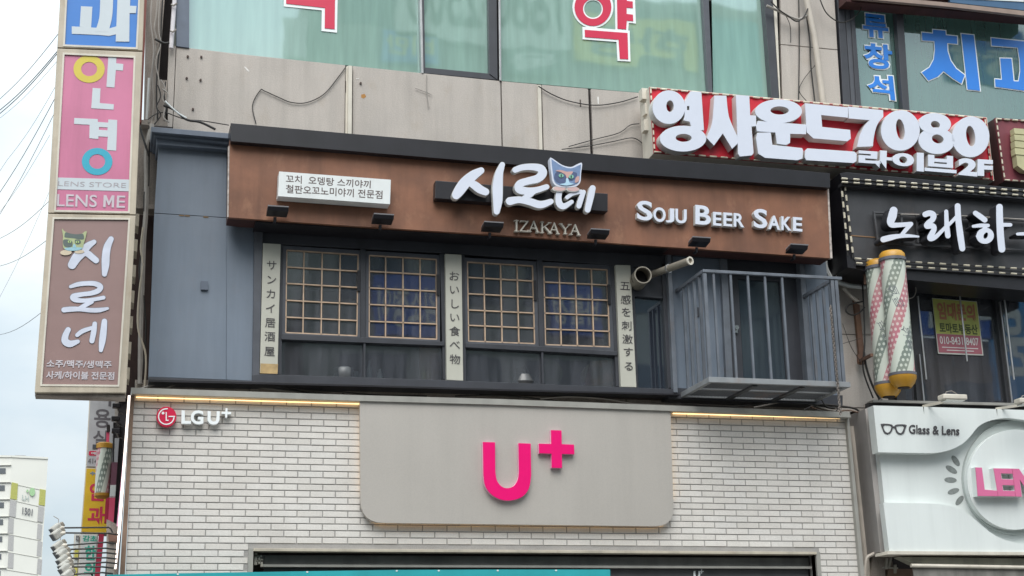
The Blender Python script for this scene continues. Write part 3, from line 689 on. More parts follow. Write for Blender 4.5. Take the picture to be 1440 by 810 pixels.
# ------------------------------------------------------------------ calligraphy boards
def board(q, s, ys, lb, cx, wch, dark=False):
    t = thing('calligraphy_board', lb, 'signboard', group='calligraphy boards between the lattice windows')
    m = MB(); m.prism(q, YF-.05, .055); m.build('board', strip_m, t, bevel=.003)
    for ch, y in zip(s, ys):
        v = (y-q[0][1])/(q[3][1]-q[0][1]); l, r = bil(q, 0, v), bil(q, 1, v)
        x = l[0]+(r[0]-l[0])*cx; yy = l[1]+(r[1]-l[1])*.5; h = wch*1.0
        m = MB(); text(m, ch, [(x-wch/2, yy-h/2), (x+wch/2, yy-h/2+wch*.06), (x+wch/2, yy+h/2+wch*.06), (x-wch/2, yy+h/2)], YF-.056, .004, .0, em=True); m.build('brush_letter', ink, t)
board([(369.8, 341.8), (394.8, 343.3), (390.2, 525.7), (365.3, 525)], 'サンカイ居酒屋', [371.5, 392, 412, 432.5, 452.5, 472, 493], 'cream calligraphy board with rust stained foot, leftmost, reading サンカイ居酒屋', .5, 14.5)
board([(626.3, 356.8), (648.9, 358.2), (651.4, 535.4), (628.2, 534.2)], 'おいしい食べ物', [387, 406, 426, 445, 464.5, 483.5, 504], 'cream calligraphy board in the middle between second and third lattice windows', .5, 14.5)
board([(865.7, 372.4), (886.4, 373), (895, 544.6), (873.2, 544)], '五感を刺激する', [401, 420.5, 438, 457, 476, 494, 514], 'cream calligraphy board on the right beside the round duct mouth', .55, 14)
# rust foot on the first board
m = MB(); m.prism([(366.3, 511), (391, 512), (390.3, 525.6), (365.8, 525)], YF-.053, .004); o = m.build('rust_stain', M('rust_stain', (.47, .33, .16), .8, var=.25, scale=12)); o.parent = bpy.data.objects['calligraphy_board']

# ------------------------------------------------------------------ brown fascia
fas = thing('brown_fascia', 'long rust brown sign fascia with a black cap above the lattice windows', 'fascia')
YS = -.85
capT = [(324.5, 173), (500, 188.5), (700, 205), (900, 222), (1080, 235.7), (1167, 243.5)]
capB = [(324.5, 198.5), (500, 213), (700, 229.5), (900, 245.5), (1080, 258), (1167.5, 264)]
bot = [(321, 305.5), (340, 307.8), (500, 318), (700, 330.3), (900, 344.5), (1080, 356.8), (1168.5, 363.2)]
top = [(x, y-1) for x, y in capB]
tt = [(322.8, 197)] + top[1:]
for i, (x0, x1) in enumerate([(0, 601), (601, 860), (860, 1200)]):
    def yat(line, x):
        for (a, b), (c, d) in zip(line, line[1:]):
            if x <= c: return b+(d-b)*(x-a)/(c-a)
        return line[-1][1]
    X0, X1 = max(x0, 321.5), min(x1, 1167)
    xs = [X0]+[x for x in (500, 700, 900, 1080) if X0 < x < X1]+[X1]
    up = [(x if x != X0 or i else 323, yat(tt, x)) for x in xs]; dn = [(x, yat(bot, x)) for x in xs[::-1]]
    if i == 2: up[-1] = (1163.5, yat(tt, 1163))
    m = MB(); m.prism(up+dn, YS, .05); m.build('board_panel', brown, fas)
m = MB(); m.prism(tt+[(1163.5, 262.6)]+bot[::-1], YS+.055, .3); m.build('box_frame', maroon_dark, fas)
m = MB(); m.prism(capT+capB[::-1], YS-.1, .55); m.build('cap', black_sheet, fas, bevel=.008)
m = MB(); m.prism([(1163.4, 264), (1165.6, 264.3), (1170.6, 363.2), (1167.6, 363)], YS-.004, .06); m.prism([(321, 205), (322.8, 205), (321.4, 305), (319.6, 305)], YS-.004, .06)
m.build('edge_strip', M('peeling_edge', (.48, .42, .38), .8, var=.5, scale=20, rust=.5), fas)
m = MB()
for x0, y0, x1, y1 in [(860, 259, 900, 262), (1000, 268, 1040, 271), (345, 218, 380, 221)]: pass
p0, p1 = P(360, 318, YS), P(1150, 365, YS)
m = MB(); m.box(p0.x, p1.x, YF-.02, YS+.05, P(700, 331, YS).z+.0, P(700, 331, YS).z+.02); m.build('soffit', black_sheet, fas)

# spotlights
def spot(x, y, lb, flip=1):
    t = thing('spotlight', lb, 'spotlight', group='black spotlights along the bottom of the brown fascia')
    p = P(x, y, YS-.12)
    m = MB()
    w_, h_ = .112, .045
    a = [Vector((p.x-w_, p.y-.09, p.z+.022)), Vector((p.x+w_, p.y-.09, p.z+.022)), Vector((p.x+w_, p.y+.06, p.z+.0)), Vector((p.x-w_, p.y+.06, p.z+.0))]
    b = [v+Vector((0, .02, -.042)) for v in a]
    m.add(a+b, [(0, 1, 2, 3), (7, 6, 5, 4), (0, 4, 5, 1), (1, 5, 6, 2), (2, 6, 7, 3), (3, 7, 4, 0)])
    m.build('lamp_head', black_sheet, t, bevel=.006)
    m = MB(); a2 = [v+Vector((0, -.004, .012)) for v in a]; m.add(a2+a, [(0, 1, 2, 3), (0, 4, 5, 1), (1, 5, 6, 2), (2, 6, 7, 3), (3, 7, 4, 0)]); m.build('glass_cover', M('spot_glass', (.30, .29, .30), .15, var=.02), t)
    m = MB(); m.tube([p+Vector((-.02, .03, -.06)), p+Vector((-.02, .04, -.105)), p+Vector((-.02, .12, -.105))], .018, 7); m.build('bracket', black_sheet, t)
for x, y, lb in [(390, 297, 'black spotlight under the left end of the white text box'), (538, 308, 'black spotlight under the right end of the white text box'), (692, 319, 'black spotlight left of the IZAKAYA lettering'),
                 (841, 329, 'black spotlight right of the IZAKAYA lettering'), (983, 340, 'black spotlight under the word BEER'), (1120, 350, 'black spotlight at the far right below SAKE')]: spot(x, y, lb)

# white text box
t = thing('text_lightbox', 'small white box sign with two lines of dark Korean menu text on the brown fascia', 'sign')
q = [(392.6, 241), (549.8, 252.7), (548.6, 287.2), (391, 275.8)]
m = MB(); m.prism(q, YS-.17, .16); m.build('box', white_plain, t, bevel=.004)
m = MB(); text(m, '꼬치  오뎅탕 스끼야끼', [(402, 245.5), (521.5, 254), (521, 264.8), (402, 256.8)], YS-.172, .003, .008); m.build('lettering', M('brown_ink', (.09, .06, .055), .6), t)
m = MB(); text(m, '철판오꼬노미야끼 전문점', [(402.2, 259.5), (538, 268), (537.6, 279.8), (402, 271.2)], YS-.172, .003, .008); m.build('lettering', _m['brown_ink'], t)

# main channel letter sign
t = thing('channel_letter_sign', 'large white brush style 시로네 letters with a cat head on a black bar', 'sign')
z = Z(600, 200, 5.125)
m = MB(); m.prism(z([(64, 275), (700, 325), (1306, 370), (1305, 500), (700, 452), (60, 405)]), YS-.12, .115); m.build('backing_bar', black_sheet, t, bevel=.006)
def letter3(t, strokes, zz, Y, d, mat=white_face, side=white_side, s=5.125, name='letter'):
    o = MB(); o2 = MB(); st = [(zz(pts), [w_/s for w_ in ws]) for pts, ws in strokes]
    o.strokes(st, Y, .006); o2.strokes([(p_, [w_+.7 for w_ in ws]) for p_, ws in st], Y+.0065, d)
    a = o.build(name, mat, t); o2.build('letter_return', side, a); return a
letter3(t, [([(392, 205), (335, 240), (275, 295), (235, 350), (213, 382)], [45, 68, 80, 74, 58]), ([(300, 285), (345, 310), (385, 340), (425, 358)], [40, 58, 58, 50])], z, YS-.25, .07)
letter3(t, [([(545, 162), (522, 230), (512, 320), (512, 420), (505, 500)], [36, 56, 72, 66, 42])], z, YS-.25, .07)
letter3(t, [([(638, 200), (690, 182), (760, 178), (820, 190), (835, 225), (800, 262), (730, 280), (672, 300), (665, 335), (715, 352), (790, 345), (865, 322)], [40, 42, 46, 56, 62, 56, 50, 52, 58, 52, 42, 36]),
            ([(775, 350), (745, 375), (705, 405)], [40, 44, 40]), ([(600, 425), (665, 415), (740, 428), (820, 450), (895, 428)], [56, 46, 50, 52, 38])], z, YS-.25, .07)
letter3(t, [([(958, 350), (950, 400), (958, 445), (990, 462), (1045, 430)], [40, 42, 46, 40, 28]), ([(1012, 398), (1052, 372), (1110, 356)], [26, 26, 28]), ([(1130, 360), (1112, 410), (1097, 460)], [32, 36, 34]), ([(1196, 332), (1180, 400), (1160, 487)], [42, 46, 40])], z, YS-.25, .07)
# cat head emblem
def cat(t, zz, hd, patches, Y, d, rim=None):
    c = None
    m = MB(); m.prism(zz(hd), Y, d); c = m.build('cat_head', white_face if rim is None else rim, t)
    for i, (pts, col) in enumerate(patches):
        mm = MB(); mm.prism(zz(pts), Y-.003-.0015*i, .002); mm.build('cat_marking', col, c)
cb = M('cat_blue', (.17, .25, .42), .5, var=.15, scale=20); cdk = M('cat_dark', (.07, .10, .20), .5, var=.2, scale=20); cpk = M('cat_peach', (.55, .33, .30), .5); cgr = M('cat_green', (.22, .48, .36), .4); clt = M('cat_pale', (.42, .62, .75), .5); cpu = M('pupil', (.02, .03, .04), .3)
hd = smooth([(890, 122), (905, 116), (975, 163), (1040, 178), (1085, 158), (1120, 152), (1112, 230), (1108, 285), (1080, 316), (1020, 326), (950, 320), (912, 292), (900, 230)], 4)
cat(t, z, hd, [(smooth([(900, 128), (912, 130), (975, 172), (1040, 188), (1100, 165), (1112, 165), (1104, 240), (1098, 282), (1070, 306), (1015, 314), (955, 308), (922, 282), (910, 225)], 3), cb),
               (smooth([(935, 215), (975, 210), (1012, 240), (1015, 290), (975, 300), (935, 285), (918, 250)], 3), cdk),
               (smooth([(1010, 235), (1045, 215), (1085, 225), (1070, 265), (1030, 275)], 3), cdk),
               (smooth([(930, 205), (965, 200), (1010, 212), (1050, 210), (1050, 222), (1025, 250), (1010, 262), (1000, 235), (965, 215)], 3), cpk),
               (smooth([(1075, 255), (1098, 245), (1095, 280), (1070, 292)], 3), cpk),
               (smooth([(1005, 262), (1020, 262), (1030, 290), (1060, 300), (1010, 312), (960, 303), (1000, 292)], 3), clt),
               (ell(970, 240, 18, 14), cgr), (ell(1042, 248, 18, 14), cgr), (ell(970, 240, 4, 11), cpu), (ell(1042, 248, 4, 11), cpu)], YS-.27, .09)
for cx, cy, rx in ((955, 336, 50), (1053, 339, 48)):
    m = MB(); m.prism(z(ell(cx, cy, rx, 19, 2)), YS-.265, .07); pw = m.build('paw', white_side, t); m = MB(); m.prism(z(ell(cx+3, cy-2, rx-6, 15, 2)), YS-.268, .004); m.build('paw_face', M('paw_pink', (.62, .42, .40), .5), pw)

# IZAKAYA serif letters
t = thing('serif_lettering', 'thin cream IZAKAYA serif capitals below the big white brush letters', 'lettering')
iz = M('cream_letter', (.58, .54, .47), .4)
def serif(ch, x0, x1, y0, y1, sl=.09):
    H = y1-y0; W = x1-x0; k, n_ = 11, 6
    A = lambda u, v: (x0+u*W, y0+v*H+(u*W)*sl)
    S = {'I': [((.5, 0), (.5, 1), k)], 'Z': [((.08, .03), (.95, .03), n_), ((.93, .03), (.08, .97), k), ((.05, .97), (.97, .97), n_)],
         'A': [((.5, .02), (.08, 1), n_), ((.5, .02), (.9, 1), k), ((.25, .65), (.72, .65), n_)],
         'K': [((.15, 0), (.15, 1), k), ((.85, .0), (.2, .55), n_), ((.38, .42), (.95, 1), k)],
         'Y': [((.08, .02), (.5, .52), k), ((.92, .02), (.5, .52), n_), ((.5, .5), (.5, 1), k)]}[ch]
    serifs = {'I': [(.5, 0), (.5, 1)], 'Z': [], 'A': [(.08, 1), (.9, 1)], 'K': [(.15, 0), (.15, 1), (.85, 0), (.93, 1)], 'Y': [(.08, 0), (.92, 0), (.5, 1)]}[ch]
    m = MB(); i = 0
    for a, b, wd in S:
        m.prism(z(stroke_loop([A(*a), A(*b)], wd)), YS-.05-.0008*i, .045); i += 1
    for u, v in serifs:
        c = A(u, v); sw = 13 if ch != 'I' else 16
        m.prism(z([(c[0]-sw, c[1]-3), (c[0]+sw, c[1]-2), (c[0]+sw, c[1]+3), (c[0]-sw, c[1]+2)]), YS-.05-.0008*i, .045); i += 1
    if ch == 'Z':
        for (u, v, d) in ((.08, .03, 9), (.97, .97, -12)):
            c = A(u, v); m.prism(z([(c[0]-3, min(c[1], c[1]+d)), (c[0]+3, min(c[1], c[1]+d)), (c[0]+3, max(c[1], c[1]+d)), (c[0]-3, max(c[1], c[1]+d))]), YS-.05-.0008*i, .045); i += 1
    m.build('letter', iz, t)
for ch, a, b, c, d in [('I', 635, 662, 562, 638), ('Z', 672, 733, 563, 639), ('A', 737, 808, 566, 641), ('K', 822, 898, 574, 648), ('A', 885, 955, 578, 653), ('Y', 963, 1037, 586, 655), ('A', 1035, 1106, 590, 662)]: serif(ch, a, b, c, d)

# SOJU BEER SAKE
t = thing('small_caps_lettering', 'white raised SOJU BEER SAKE letters on the right of the brown fascia', 'lettering')
def cap3(ch, x0, y0, x1, h, sl=.085, Y=YS-.07, d=.06, off=.022, mat=None):
    q = [(x0, y0), (x1, y0+(x1-x0)*sl), (x1, y0+h+(x1-x0)*sl), (x0, y0+h)]
    m = MB(); text(m, ch, q, Y, .008, off); a = m.build('letter', mat or white_face, t)
    m = MB(); text(m, ch, [(x-.4, y) for x, y in q[:1]]+[(q[1][0]+.4, q[1][1]), (q[2][0]+.4, q[2][1]+.4), (q[3][0]-.4, q[3][1]+.4)], Y+.0085, d, off+.006); m.build('letter_return', white_side, a)
for ch, x0, x1, y0, h in [('S', 896, 917.5, 281.5, 27.5), ('O', 919, 936, 290.8, 20.5), ('J', 936.5, 948, 292.5, 20), ('U', 950, 965.5, 293.3, 20), ('B', 978, 999.5, 288, 27), ('E', 1003, 1014.5, 297.8, 19), ('E', 1017.5, 1029.5, 298.6, 19), ('R', 1032, 1046.5, 299.5, 19), ('S', 1060, 1079, 293, 27), ('A', 1080.5, 1097, 302.5, 19.5), ('K', 1099, 1113, 304, 19.3), ('E', 1115.5, 1128, 305, 19.5)]:
    cap3(ch, x0, y0, x1, h)

# ------------------------------------------------------------------ ducts
t = thing('round_duct', 'open ended round exhaust duct with a black mouth beside the third calligraphy board', 'duct')
c = P(904.3, 386.5, -.72); ax = Vector((.10, 1, 0)).normalized()
m = MB(); n = 22
def ring_tube(m, c0, c1, r0, r1, ri, n=22):
    d = (c1-c0).normalized(); up = Vector((0, 0, 1)); u = d.cross(up).normalized(); v = d.cross(u)
    vs = []
    for cc, rr in ((c1, r1), (c0, r0), (c0, ri), (c1, ri)):
        vs += [cc+(u*math.cos(2*math.pi*k/n)+v*math.sin(2*math.pi*k/n))*rr for k in range(n)]
    m.add(vs, [(i*n+k, i*n+(k+1) % n, (i+1)*n+(k+1) % n, (i+1)*n+k) for i in range(3) for k in range(n)]); m.sm = True
ring_tube(m, c, c+ax*.35, .103, .103, .09); m.build('duct_pipe', duct_m, t)
m = MB(); m.prism3([c+Vector((0, .14, 0))+Vector((math.cos(k*math.pi/10)*.092, 0, math.sin(k*math.pi/10)*.092)) for k in range(20)], .01); m.build('duct_inside', M('hollow_shade', (.006, .005, .005), .95), t)  # black disc inside the pipe paints the shade of its hollow
t = thing('flue_pipe', 'thin grey flue pipe poking out to the right of the round duct', 'flue')
a, b = P(914, 387, -.5), P(971, 366.5, -1.15)
m = MB(); m.tube([a, a.lerp(b, .45)], .042, 14); m.build('pipe', duct_m, t)
m = MB(); m.tube([a.lerp(b, .45), a.lerp(b, .48)], .052, 14); m.build('collar', steel, t)
m = MB(); m.tube([a.lerp(b, .48), a.lerp(b, .97)], .044, 14); m.build('pipe', duct_m, t)
m = MB(); ring_tube(m, b, a.lerp(b, .97), .05, .046, .032, 16); m.build('end_cap', cream2, t)

# ------------------------------------------------------------------ balcony niche: walls, door
nic = thing('balcony_door_wall', 'blue grey metal wall with a dark glass door behind the balcony railing', 'wall')
m = MB(); m.prism([(943.5, 349), (1012, 353), (1022, 556), (953, 553)], -.40, .1); m.build('sheet_panel', blue_wall, nic, bevel=.004)
m = MB(); m.prism([(1013, 350), (1022, 350.6), (1032, 556), (1022.4, 555)], -.46, .14); m.build('post', rail_m, nic, bevel=.004)
m = MB(); m.prism([(1123, 352), (1130, 352.5), (1146, 560), (1138, 560)], -.46, .14); m.build('post', rail_m, nic, bevel=.004)
m = MB(); m.prism([(1130, 350), (1160, 353), (1180, 562), (1146, 562)], -.40, .1); m.build('sheet_panel', blue_wall, nic, bevel=.004)
m = MB(); m.prism([(1022, 346), (1123, 353), (1125, 392), (1023, 386)], -.36, .08); m.build('door_head', char_frame, nic)
m = MB(); m.prism([(1023, 386.5), (1125, 392.5), (1138, 560), (1032, 556)], -.33, .06, [[(1038, 392), (1096, 396), (1107, 540), (1046, 538)]]); dr = m.build('door', char_frame, nic, bevel=.004)
m = MB(); m.prism([(1038, 392), (1096, 396), (1107, 540), (1046, 538)], -.30, .01); m.build('pane', glass_mat('door_glass', (.25, .32, .34), .03, .05, (.055, .072, .088), .75, .2), dr)
m = MB(); p = P(1035, 461, -.36); m.tube([p+Vector((0, .04, 0)), p, p+Vector((0, -.03, 0))], [.02, .02, .028], 10); m.box(p.x-.02, p.x+.02, p.y, p.y+.03, p.z-.06, p.z+.03); m.build('handle', M('chrome', (.7, .7, .7), .2, metal=1), dr)
m = MB(); m.prism([(978, 432), (983, 432.3), (983.6, 445), (978.6, 444.6)], -.42, .03); m.build('vent_cap', char_frame, nic)
m = MB(); m.prism([(940, 545), (1185, 556), (1185, 570), (940, 560)], -.42, .3); m.build('sill_beam', char_frame, nic)
# ------------------------------------------------------------------ balcony
bal = thing('balcony', 'grey steel balcony with vertical bars and grating floor right of the window bay', 'balcony')
zf = P(956, 553, -.42).z
def Yfor(px, py, z0):
    lo, hi = -6.0, 60.0
    f0 = P(px, py, lo).z-z0
    for _ in range(60):
        mid = (lo+hi)/2; v = P(px, py, mid).z-z0
        if (v > 0) == (f0 > 0): lo = mid
        else: hi = mid
    return lo
Yr = Yfor(996.7, 531, zf); Yr = max(-1.35, min(-1.0, Yr)); print('balcony front Y', Yr, 'z', zf)
FL = P(996.7, 531, Yr); FR = P(1196, 540.5, Yr); zf2 = FL.z
x0, x1 = P(956, 553, -.42).x, P(1160, 561, -.42).x
xl, xr = FL.x, FR.x
m = MB()
m.box(xl, xr, Yr, Yr+.05, zf2-.05, zf2+.01); m.box(xl, xr, -.45, -.41, zf2-.05, zf2+.01)
m.box(xl, xl+.05, Yr+.05, -.45, zf2-.05, zf2+.01); m.box(xr-.05, xr, Yr+.05, -.45, zf2-.05, zf2+.01)
m.box(xl+.05, xr-.05, (Yr-.43)/2-.02, (Yr-.43)/2+.02, zf2-.045, zf2-.005)
m.build('floor_frame', M('balcony_frame', (.26, .27, .28), .5, var=.15, rust=.3), bal, bevel=.003)
for k in (1, 2):
    xx = xl+(xr-xl)*k/3; m = MB(); m.box(xx-.03, xx+.03, Yr+.06, -.46, zf2-.07, zf2-.047); m.build('cross_beam', grate_m, bal)
m = MB()
nb = 42
for k in range(1, nb):
    xx = xl+(xr-xl)*k/nb; m.box(xx-.004, xx+.004, Yr+.05, -.45, zf2-.03, zf2-.012)
for k in range(1, 14):
    yy = Yr+(-.45-Yr)*k/14; m.box(xl+.05, xr-.05, yy-.006, yy+.006, zf2-.04, zf2-.0302)
stuff(m.build('grating', grate_m, bal))
zr = P(988.5, 380.5, Yr).z
RL = P(988.5, 380.5, Yr); RR = P(1170, 389, Yr); xrr = xr-.08
m = MB(); m.bar(Vector((RL.x, Yr+.02, zr)), Vector((xr+.0, Yr+.02, zr)), .042, .034); m.build('top_rail', rail_m, bal, bevel=.004)
m = MB(); m.bar(Vector((RL.x+.02, Yr+.045, zr-.001)), Vector((RL.x+.02, -.42, zr-.001)), .045, .036); m.build('top_rail', rail_m, bal)
m = MB(); m.bar(Vector((xrr, Yr+.045, zr-.001)), Vector((xrr, -.42, zr-.001)), .045, .036); m.build('top_rail', rail_m, bal)
def post(xx, yy, w_=.025): 
    m = MB(); m.box(xx-w_/2, xx+w_/2, yy-w_/2, yy+w_/2, zf2+.01, zr-.02); m.build('baluster', rail_m, bal)
for bx in (1003, 1027, 1051, 1075, 1099): post(P(bx, 383, Yr+.02).x, Yr+.025)
post(P(990.5, 381, Yr+.02).x, Yr+.03, .04)
for k in range(2): post(xrr-.04+.05*k, Yr+.03, .04)
for k in range(1, 5):
    yy = Yr+(-.45-Yr)*k/5; post(RL.x+.02, yy, .03); post(xrr, yy, .03)
# hanging chain
m = MB(); pa, pb = P(1168, 432, Yr-.03), P(1186, 584, Yr-.03); nl = 46
for k in range(nl):
    cc = pa.lerp(Vector((pa.x+.02, pa.y, pb.z)), k/nl); rr = .026
    u = Vector((1, 0, 0)) if k % 2 else Vector((0, 1, 0))
    m.tube([cc+u*.012*math.cos(t_)+Vector((0, 0, rr*math.sin(t_))) for t_ in [2*math.pi*j/8 for j in range(9)]], .006, 4, False)
ch = m.build('hanging_chain', M('chain_steel', (.22, .19, .17), .5, metal=.5, var=.3)); tag(ch, 'rusty chain hanging down the right corner of the balcony railing', 'chain')
# ------------------------------------------------------------------ ledge between the shops
back = thing('rear_building_mass', 'plain rear body of the building block behind the shopfronts', 'building')
m = MB(); a = P(232, 300, 2.5).x; m.box(a, 30, 2.4, 12, 0, 16); m.build('wall', dark_gap, back)
m = MB(); m.box(P(178, 800, .2).x, 24, .2, .3, 0, P(700, 590, .2).z); m.build('lower_wall', dark_gap, back)
led_t = thing('stone_ledge', 'dirty stone ledge with cables between the window bay and the brick shopfront', 'ledge')
for x0, x1 in [(190, 350), (351, 482), (483, 880), (881, 1045), (1046, 1180)]:
    ya = lambda x: 534+(x-200)*.021
    m = MB(); m.prism([(x0, ya(x0)), (x1, ya(x1)), (x1, ya(x1)+40), (x0, ya(x0)+40)], -.18, .12); m.build('stone_panel', stone_d, led_t, bevel=.004)
for i, (pts, r, mt, lb) in enumerate([
    ([(208, 540), (240, 537), (290, 539), (340, 541), (372, 546), (410, 551), (440, 552)], .012, cable_g, 'pale cable lying along the ledge under the blue wall'),
    ([(196, 548), (215, 541), (236, 539), (262, 538), (300, 541)], .014, cable_g, 'thick pale cable fanning out at the left end of the ledge'),
    ([(235, 545), (247, 541), (262, 536)], .008, cable_g, 'short crossing cable at the left end of the ledge'),
    ([(352, 537), (380, 540), (412, 549), (455, 556)], .010, cable_b, 'black cable drooping over the ledge below the first calligraphy board'),
    ([(400, 545), (440, 549), (480, 551), (520, 555), (600, 557)], .008, cable_b, 'black cable running along the ledge under the lattice windows'),
    ([(640, 557), (690, 556), (740, 559), (800, 566), (860, 569)], .009, cable_b, 'black cable running along the middle of the ledge'),
    ([(760, 561), (800, 558), (850, 561), (880, 566), (900, 568), (980, 571)], .007, cable_g, 'thin grey cable waving over the middle of the ledge'),
    ([(935, 566), (970, 569), (1000, 571), (1035, 572), (1070, 566), (1100, 561), (1140, 566), (1160, 574)], .011, cable_b, 'black cable arching under the balcony floor'),
    ([(1060, 573), (1090, 567), (1115, 562), (1135, 567), (1165, 576), (1195, 580)], .010, cable_g, 'grey cable arching under the balcony floor'),
    ([(1130, 577), (1150, 569), (1180, 571), (1205, 576), (1212, 590)], .012, cable_b, 'thick black cable dropping off the right end of the ledge'),
    ([(1140, 572), (1165, 580), (1190, 577), (1207, 580)], .009, M('cable_brown', (.16, .10, .07), .7), 'brown cable tangled at the right end of the ledge'),
    ([(1155, 562), (1163, 572), (1178, 574), (1170, 580), (1148, 576)], .008, cable_b, 'small loop of black cable tangled below the balcony corner')]):
    cable(pts, -.24-.02*i, r, mt, label=lb)

# ------------------------------------------------------------------ brick shopfront
shop = thing('brick_shopfront', 'pale grey brick shopfront wall with lit top edge below the izakaya', 'shopfront')
YK = -.56
tl, bl, tr, br_ = P(189.5, 556, YK), P(176, 810, YK), P(1190, 588, YK), P(1211, 810, YK)
X0 = (tl.x+bl.x)/2; X1 = (tr.x+br_.x)/2
ZT = (P(300, 558, YK).z+P(900, 577.5, YK).z)/2
def Zat(px, py): return P(px, py, YK).z
ch_ = (Zat(200, 557.0)-Zat(200, 779.5))/23.55
bw = (P(283, 586, YK).x-P(246.3, 586, YK).x)
print('brick', ch_, bw, X0, X1, ZT, 'ztops', Zat(300, 558), Zat(900, 577.5), 'left x', tl.x, bl.x, 'right', tr.x, br_.x)
OP = (P(356, 772, YK).x, P(1146, 779, YK).x, (Zat(355, 770)+Zat(1145, 778))/2)   # opening x0 x1 ztop
m = MB(); m.box(X0, OP[0], YK+.006, YK+.16, 0, ZT+.0); m.box(OP[1], X1, YK+.006, YK+.16, 0, ZT); m.box(OP[0], OP[1], YK+.006, YK+.16, OP[2]+.001, ZT)
m.build('mortar_wall', mortar, shop)
jt = .0115
pcs = []
for r in range(int(ZT/ch_)+1):
    z1 = ZT-r*ch_-.008; z0 = z1-(ch_-jt)
    if z0 < 1.6: break
    xo = X0-bw*(.5 if r % 2 else 0)-.02
    x = xo
    while x < X1:
        a, b = max(x, X0), min(x+bw-jt, X1)
        x += bw
        segs = [(a, b)]
        if z0 < OP[2]+.004: segs = [(a, min(b, OP[0]-.054)), (max(a, OP[1]+.054), b)]
        for a, b in segs:
            if b-a > .03: pcs.append((a, b, z0, z1))
UP = (P(508, 650, YK).x, P(945, 650, YK).x, Zat(700, 737))
def vis(p):
    a, b, z0, z1 = p; zc = (z0+z1)/2; xc = (a+b)/2
    if zc < Zat(700, 812): return 0
    if UP[0] < a and b < UP[1] and zc > UP[2]: return 0
    return (b-a)/((xc-CAM.x)**2+(YK-CAM.y)**2)**.5
pcs.sort(key=vis, reverse=True)
meshes = {}
rest = [MB() for _ in brick_m]
for i, (a, b, z0, z1) in enumerate(pcs):
    mt = R.randrange(4); pr = R.uniform(0, .003)
    if i < 300:
        key = (round(b-a, 3), mt)
        if key not in meshes:
            hw, hh, bv = (b-a)/2, (z1-z0)/2, .003
            me = bpy.data.meshes.new('brick')
            vs = [(-hw, .012, -hh), (hw, .012, -hh), (hw, .012, hh), (-hw, .012, hh), (-hw, bv, -hh), (hw, bv, -hh), (hw, bv, hh), (-hw, bv, hh), (-hw+bv, 0, -hh+bv), (hw-bv, 0, -hh+bv), (hw-bv, 0, hh-bv), (-hw+bv, 0, hh-bv)]
            fs = [(8, 9, 10, 11)]+[(4+k, 4+(k+1) % 4, 8+(k+1) % 4, 8+k) for k in range(4)]+[(k, (k+1) % 4, 4+(k+1) % 4, 4+k) for k in range(4)]
            me.from_pydata(vs, [], fs); me.materials.append(brick_m[mt]); me.update(); meshes[key] = me
        o = bpy.data.objects.new('brick', meshes[key]); COL.objects.link(o); o.parent = shop; o.location = ((a+b)/2, YK-pr, (z0+z1)/2)
    else: rest[mt].box(a, b, YK-pr, YK+.012, z0, z1)
# one joined part: give it four material slots
jm = MB(); idx = []
for k, rm in enumerate(rest):
    idx += [k]*len(rm.f); jm.add(rm.v, rm.f)
o = jm.build('brick_courses', brick_m[0], shop); 
for k in (1, 2, 3): o.data.materials.append(brick_m[k])
if len(o.data.polygons) == len(idx): o.data.polygons.foreach_set('material_index', idx)
stuff(o)
led2 = M('warm_led_dim', (1.0, .66, .30), .5, emit=1.2, var=0)
# cap and lit top edge
zc1 = P(700, 560, YK-.12).z; zc0 = zc1-.072
m = MB(); m.prism([(184.5, 545), (500, 555.5), (700, 561), (950, 570.5), (1195, 579.5), (1196.5, 587), (950, 578), (700, 569), (500, 563.5), (185, 553.3)], YK-.13, .40); m.build('metal_coping', cap_m, shop, bevel=.004)
m = MB()
for a, b in [(X0+.02, UP[0]-.03), (UP[1]+.03, X1-.03)]: m = MB(); m.box(a, b, YK-.030, YK-.018, ZT-.034, ZT-.026); m.build('led_strip', led, shop)
m = MB(); m.box(UP[0]+.15, UP[1]-.15, YK-.03, YK-.015, UP[2]+.022, UP[2]+.032); m.build('led_strip', led, shop); m = MB(); m.box(UP[0]+.02, UP[0]+.032, YK-.03, YK-.015, UP[2]+.3, ZT-.1); m.build('led_strip', led2, shop); m = MB(); m.box(UP[1]-.032, UP[1]-.02, YK-.03, YK-.015, UP[2]+.3, ZT-.1)
m.build('led_strip', led2, shop)
m = MB(); m.prism([(1190.5, 588), (1194, 588), (1217, 820), (1211.5, 820)], YK-.06, .25); m.build('edge_profile', cap_m, shop)
# left return with bright strip
m = MB(); m.prism([(184, 556), (189, 556), (175, 820), (168, 820)], YK-.04, .3); m.build('side_frame', M('copper_side', (.25, .16, .11), .5, var=.3, streak=.4), shop)
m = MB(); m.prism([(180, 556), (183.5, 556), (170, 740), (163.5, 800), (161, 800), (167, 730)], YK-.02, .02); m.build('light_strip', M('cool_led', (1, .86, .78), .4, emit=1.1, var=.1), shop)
m = MB(); m.prism([(173.5, 640), (177, 640), (168.5, 740), (164, 740)], YK+.03, .02); m.build('pink_edge', M('pink_edge', (.60, .33, .48), .5), shop)
m = MB(); m.prism([(150, 730), (170, 740), (165, 812), (150, 812)], YK+.2, .3); m.build('side_box', stone_d, shop)
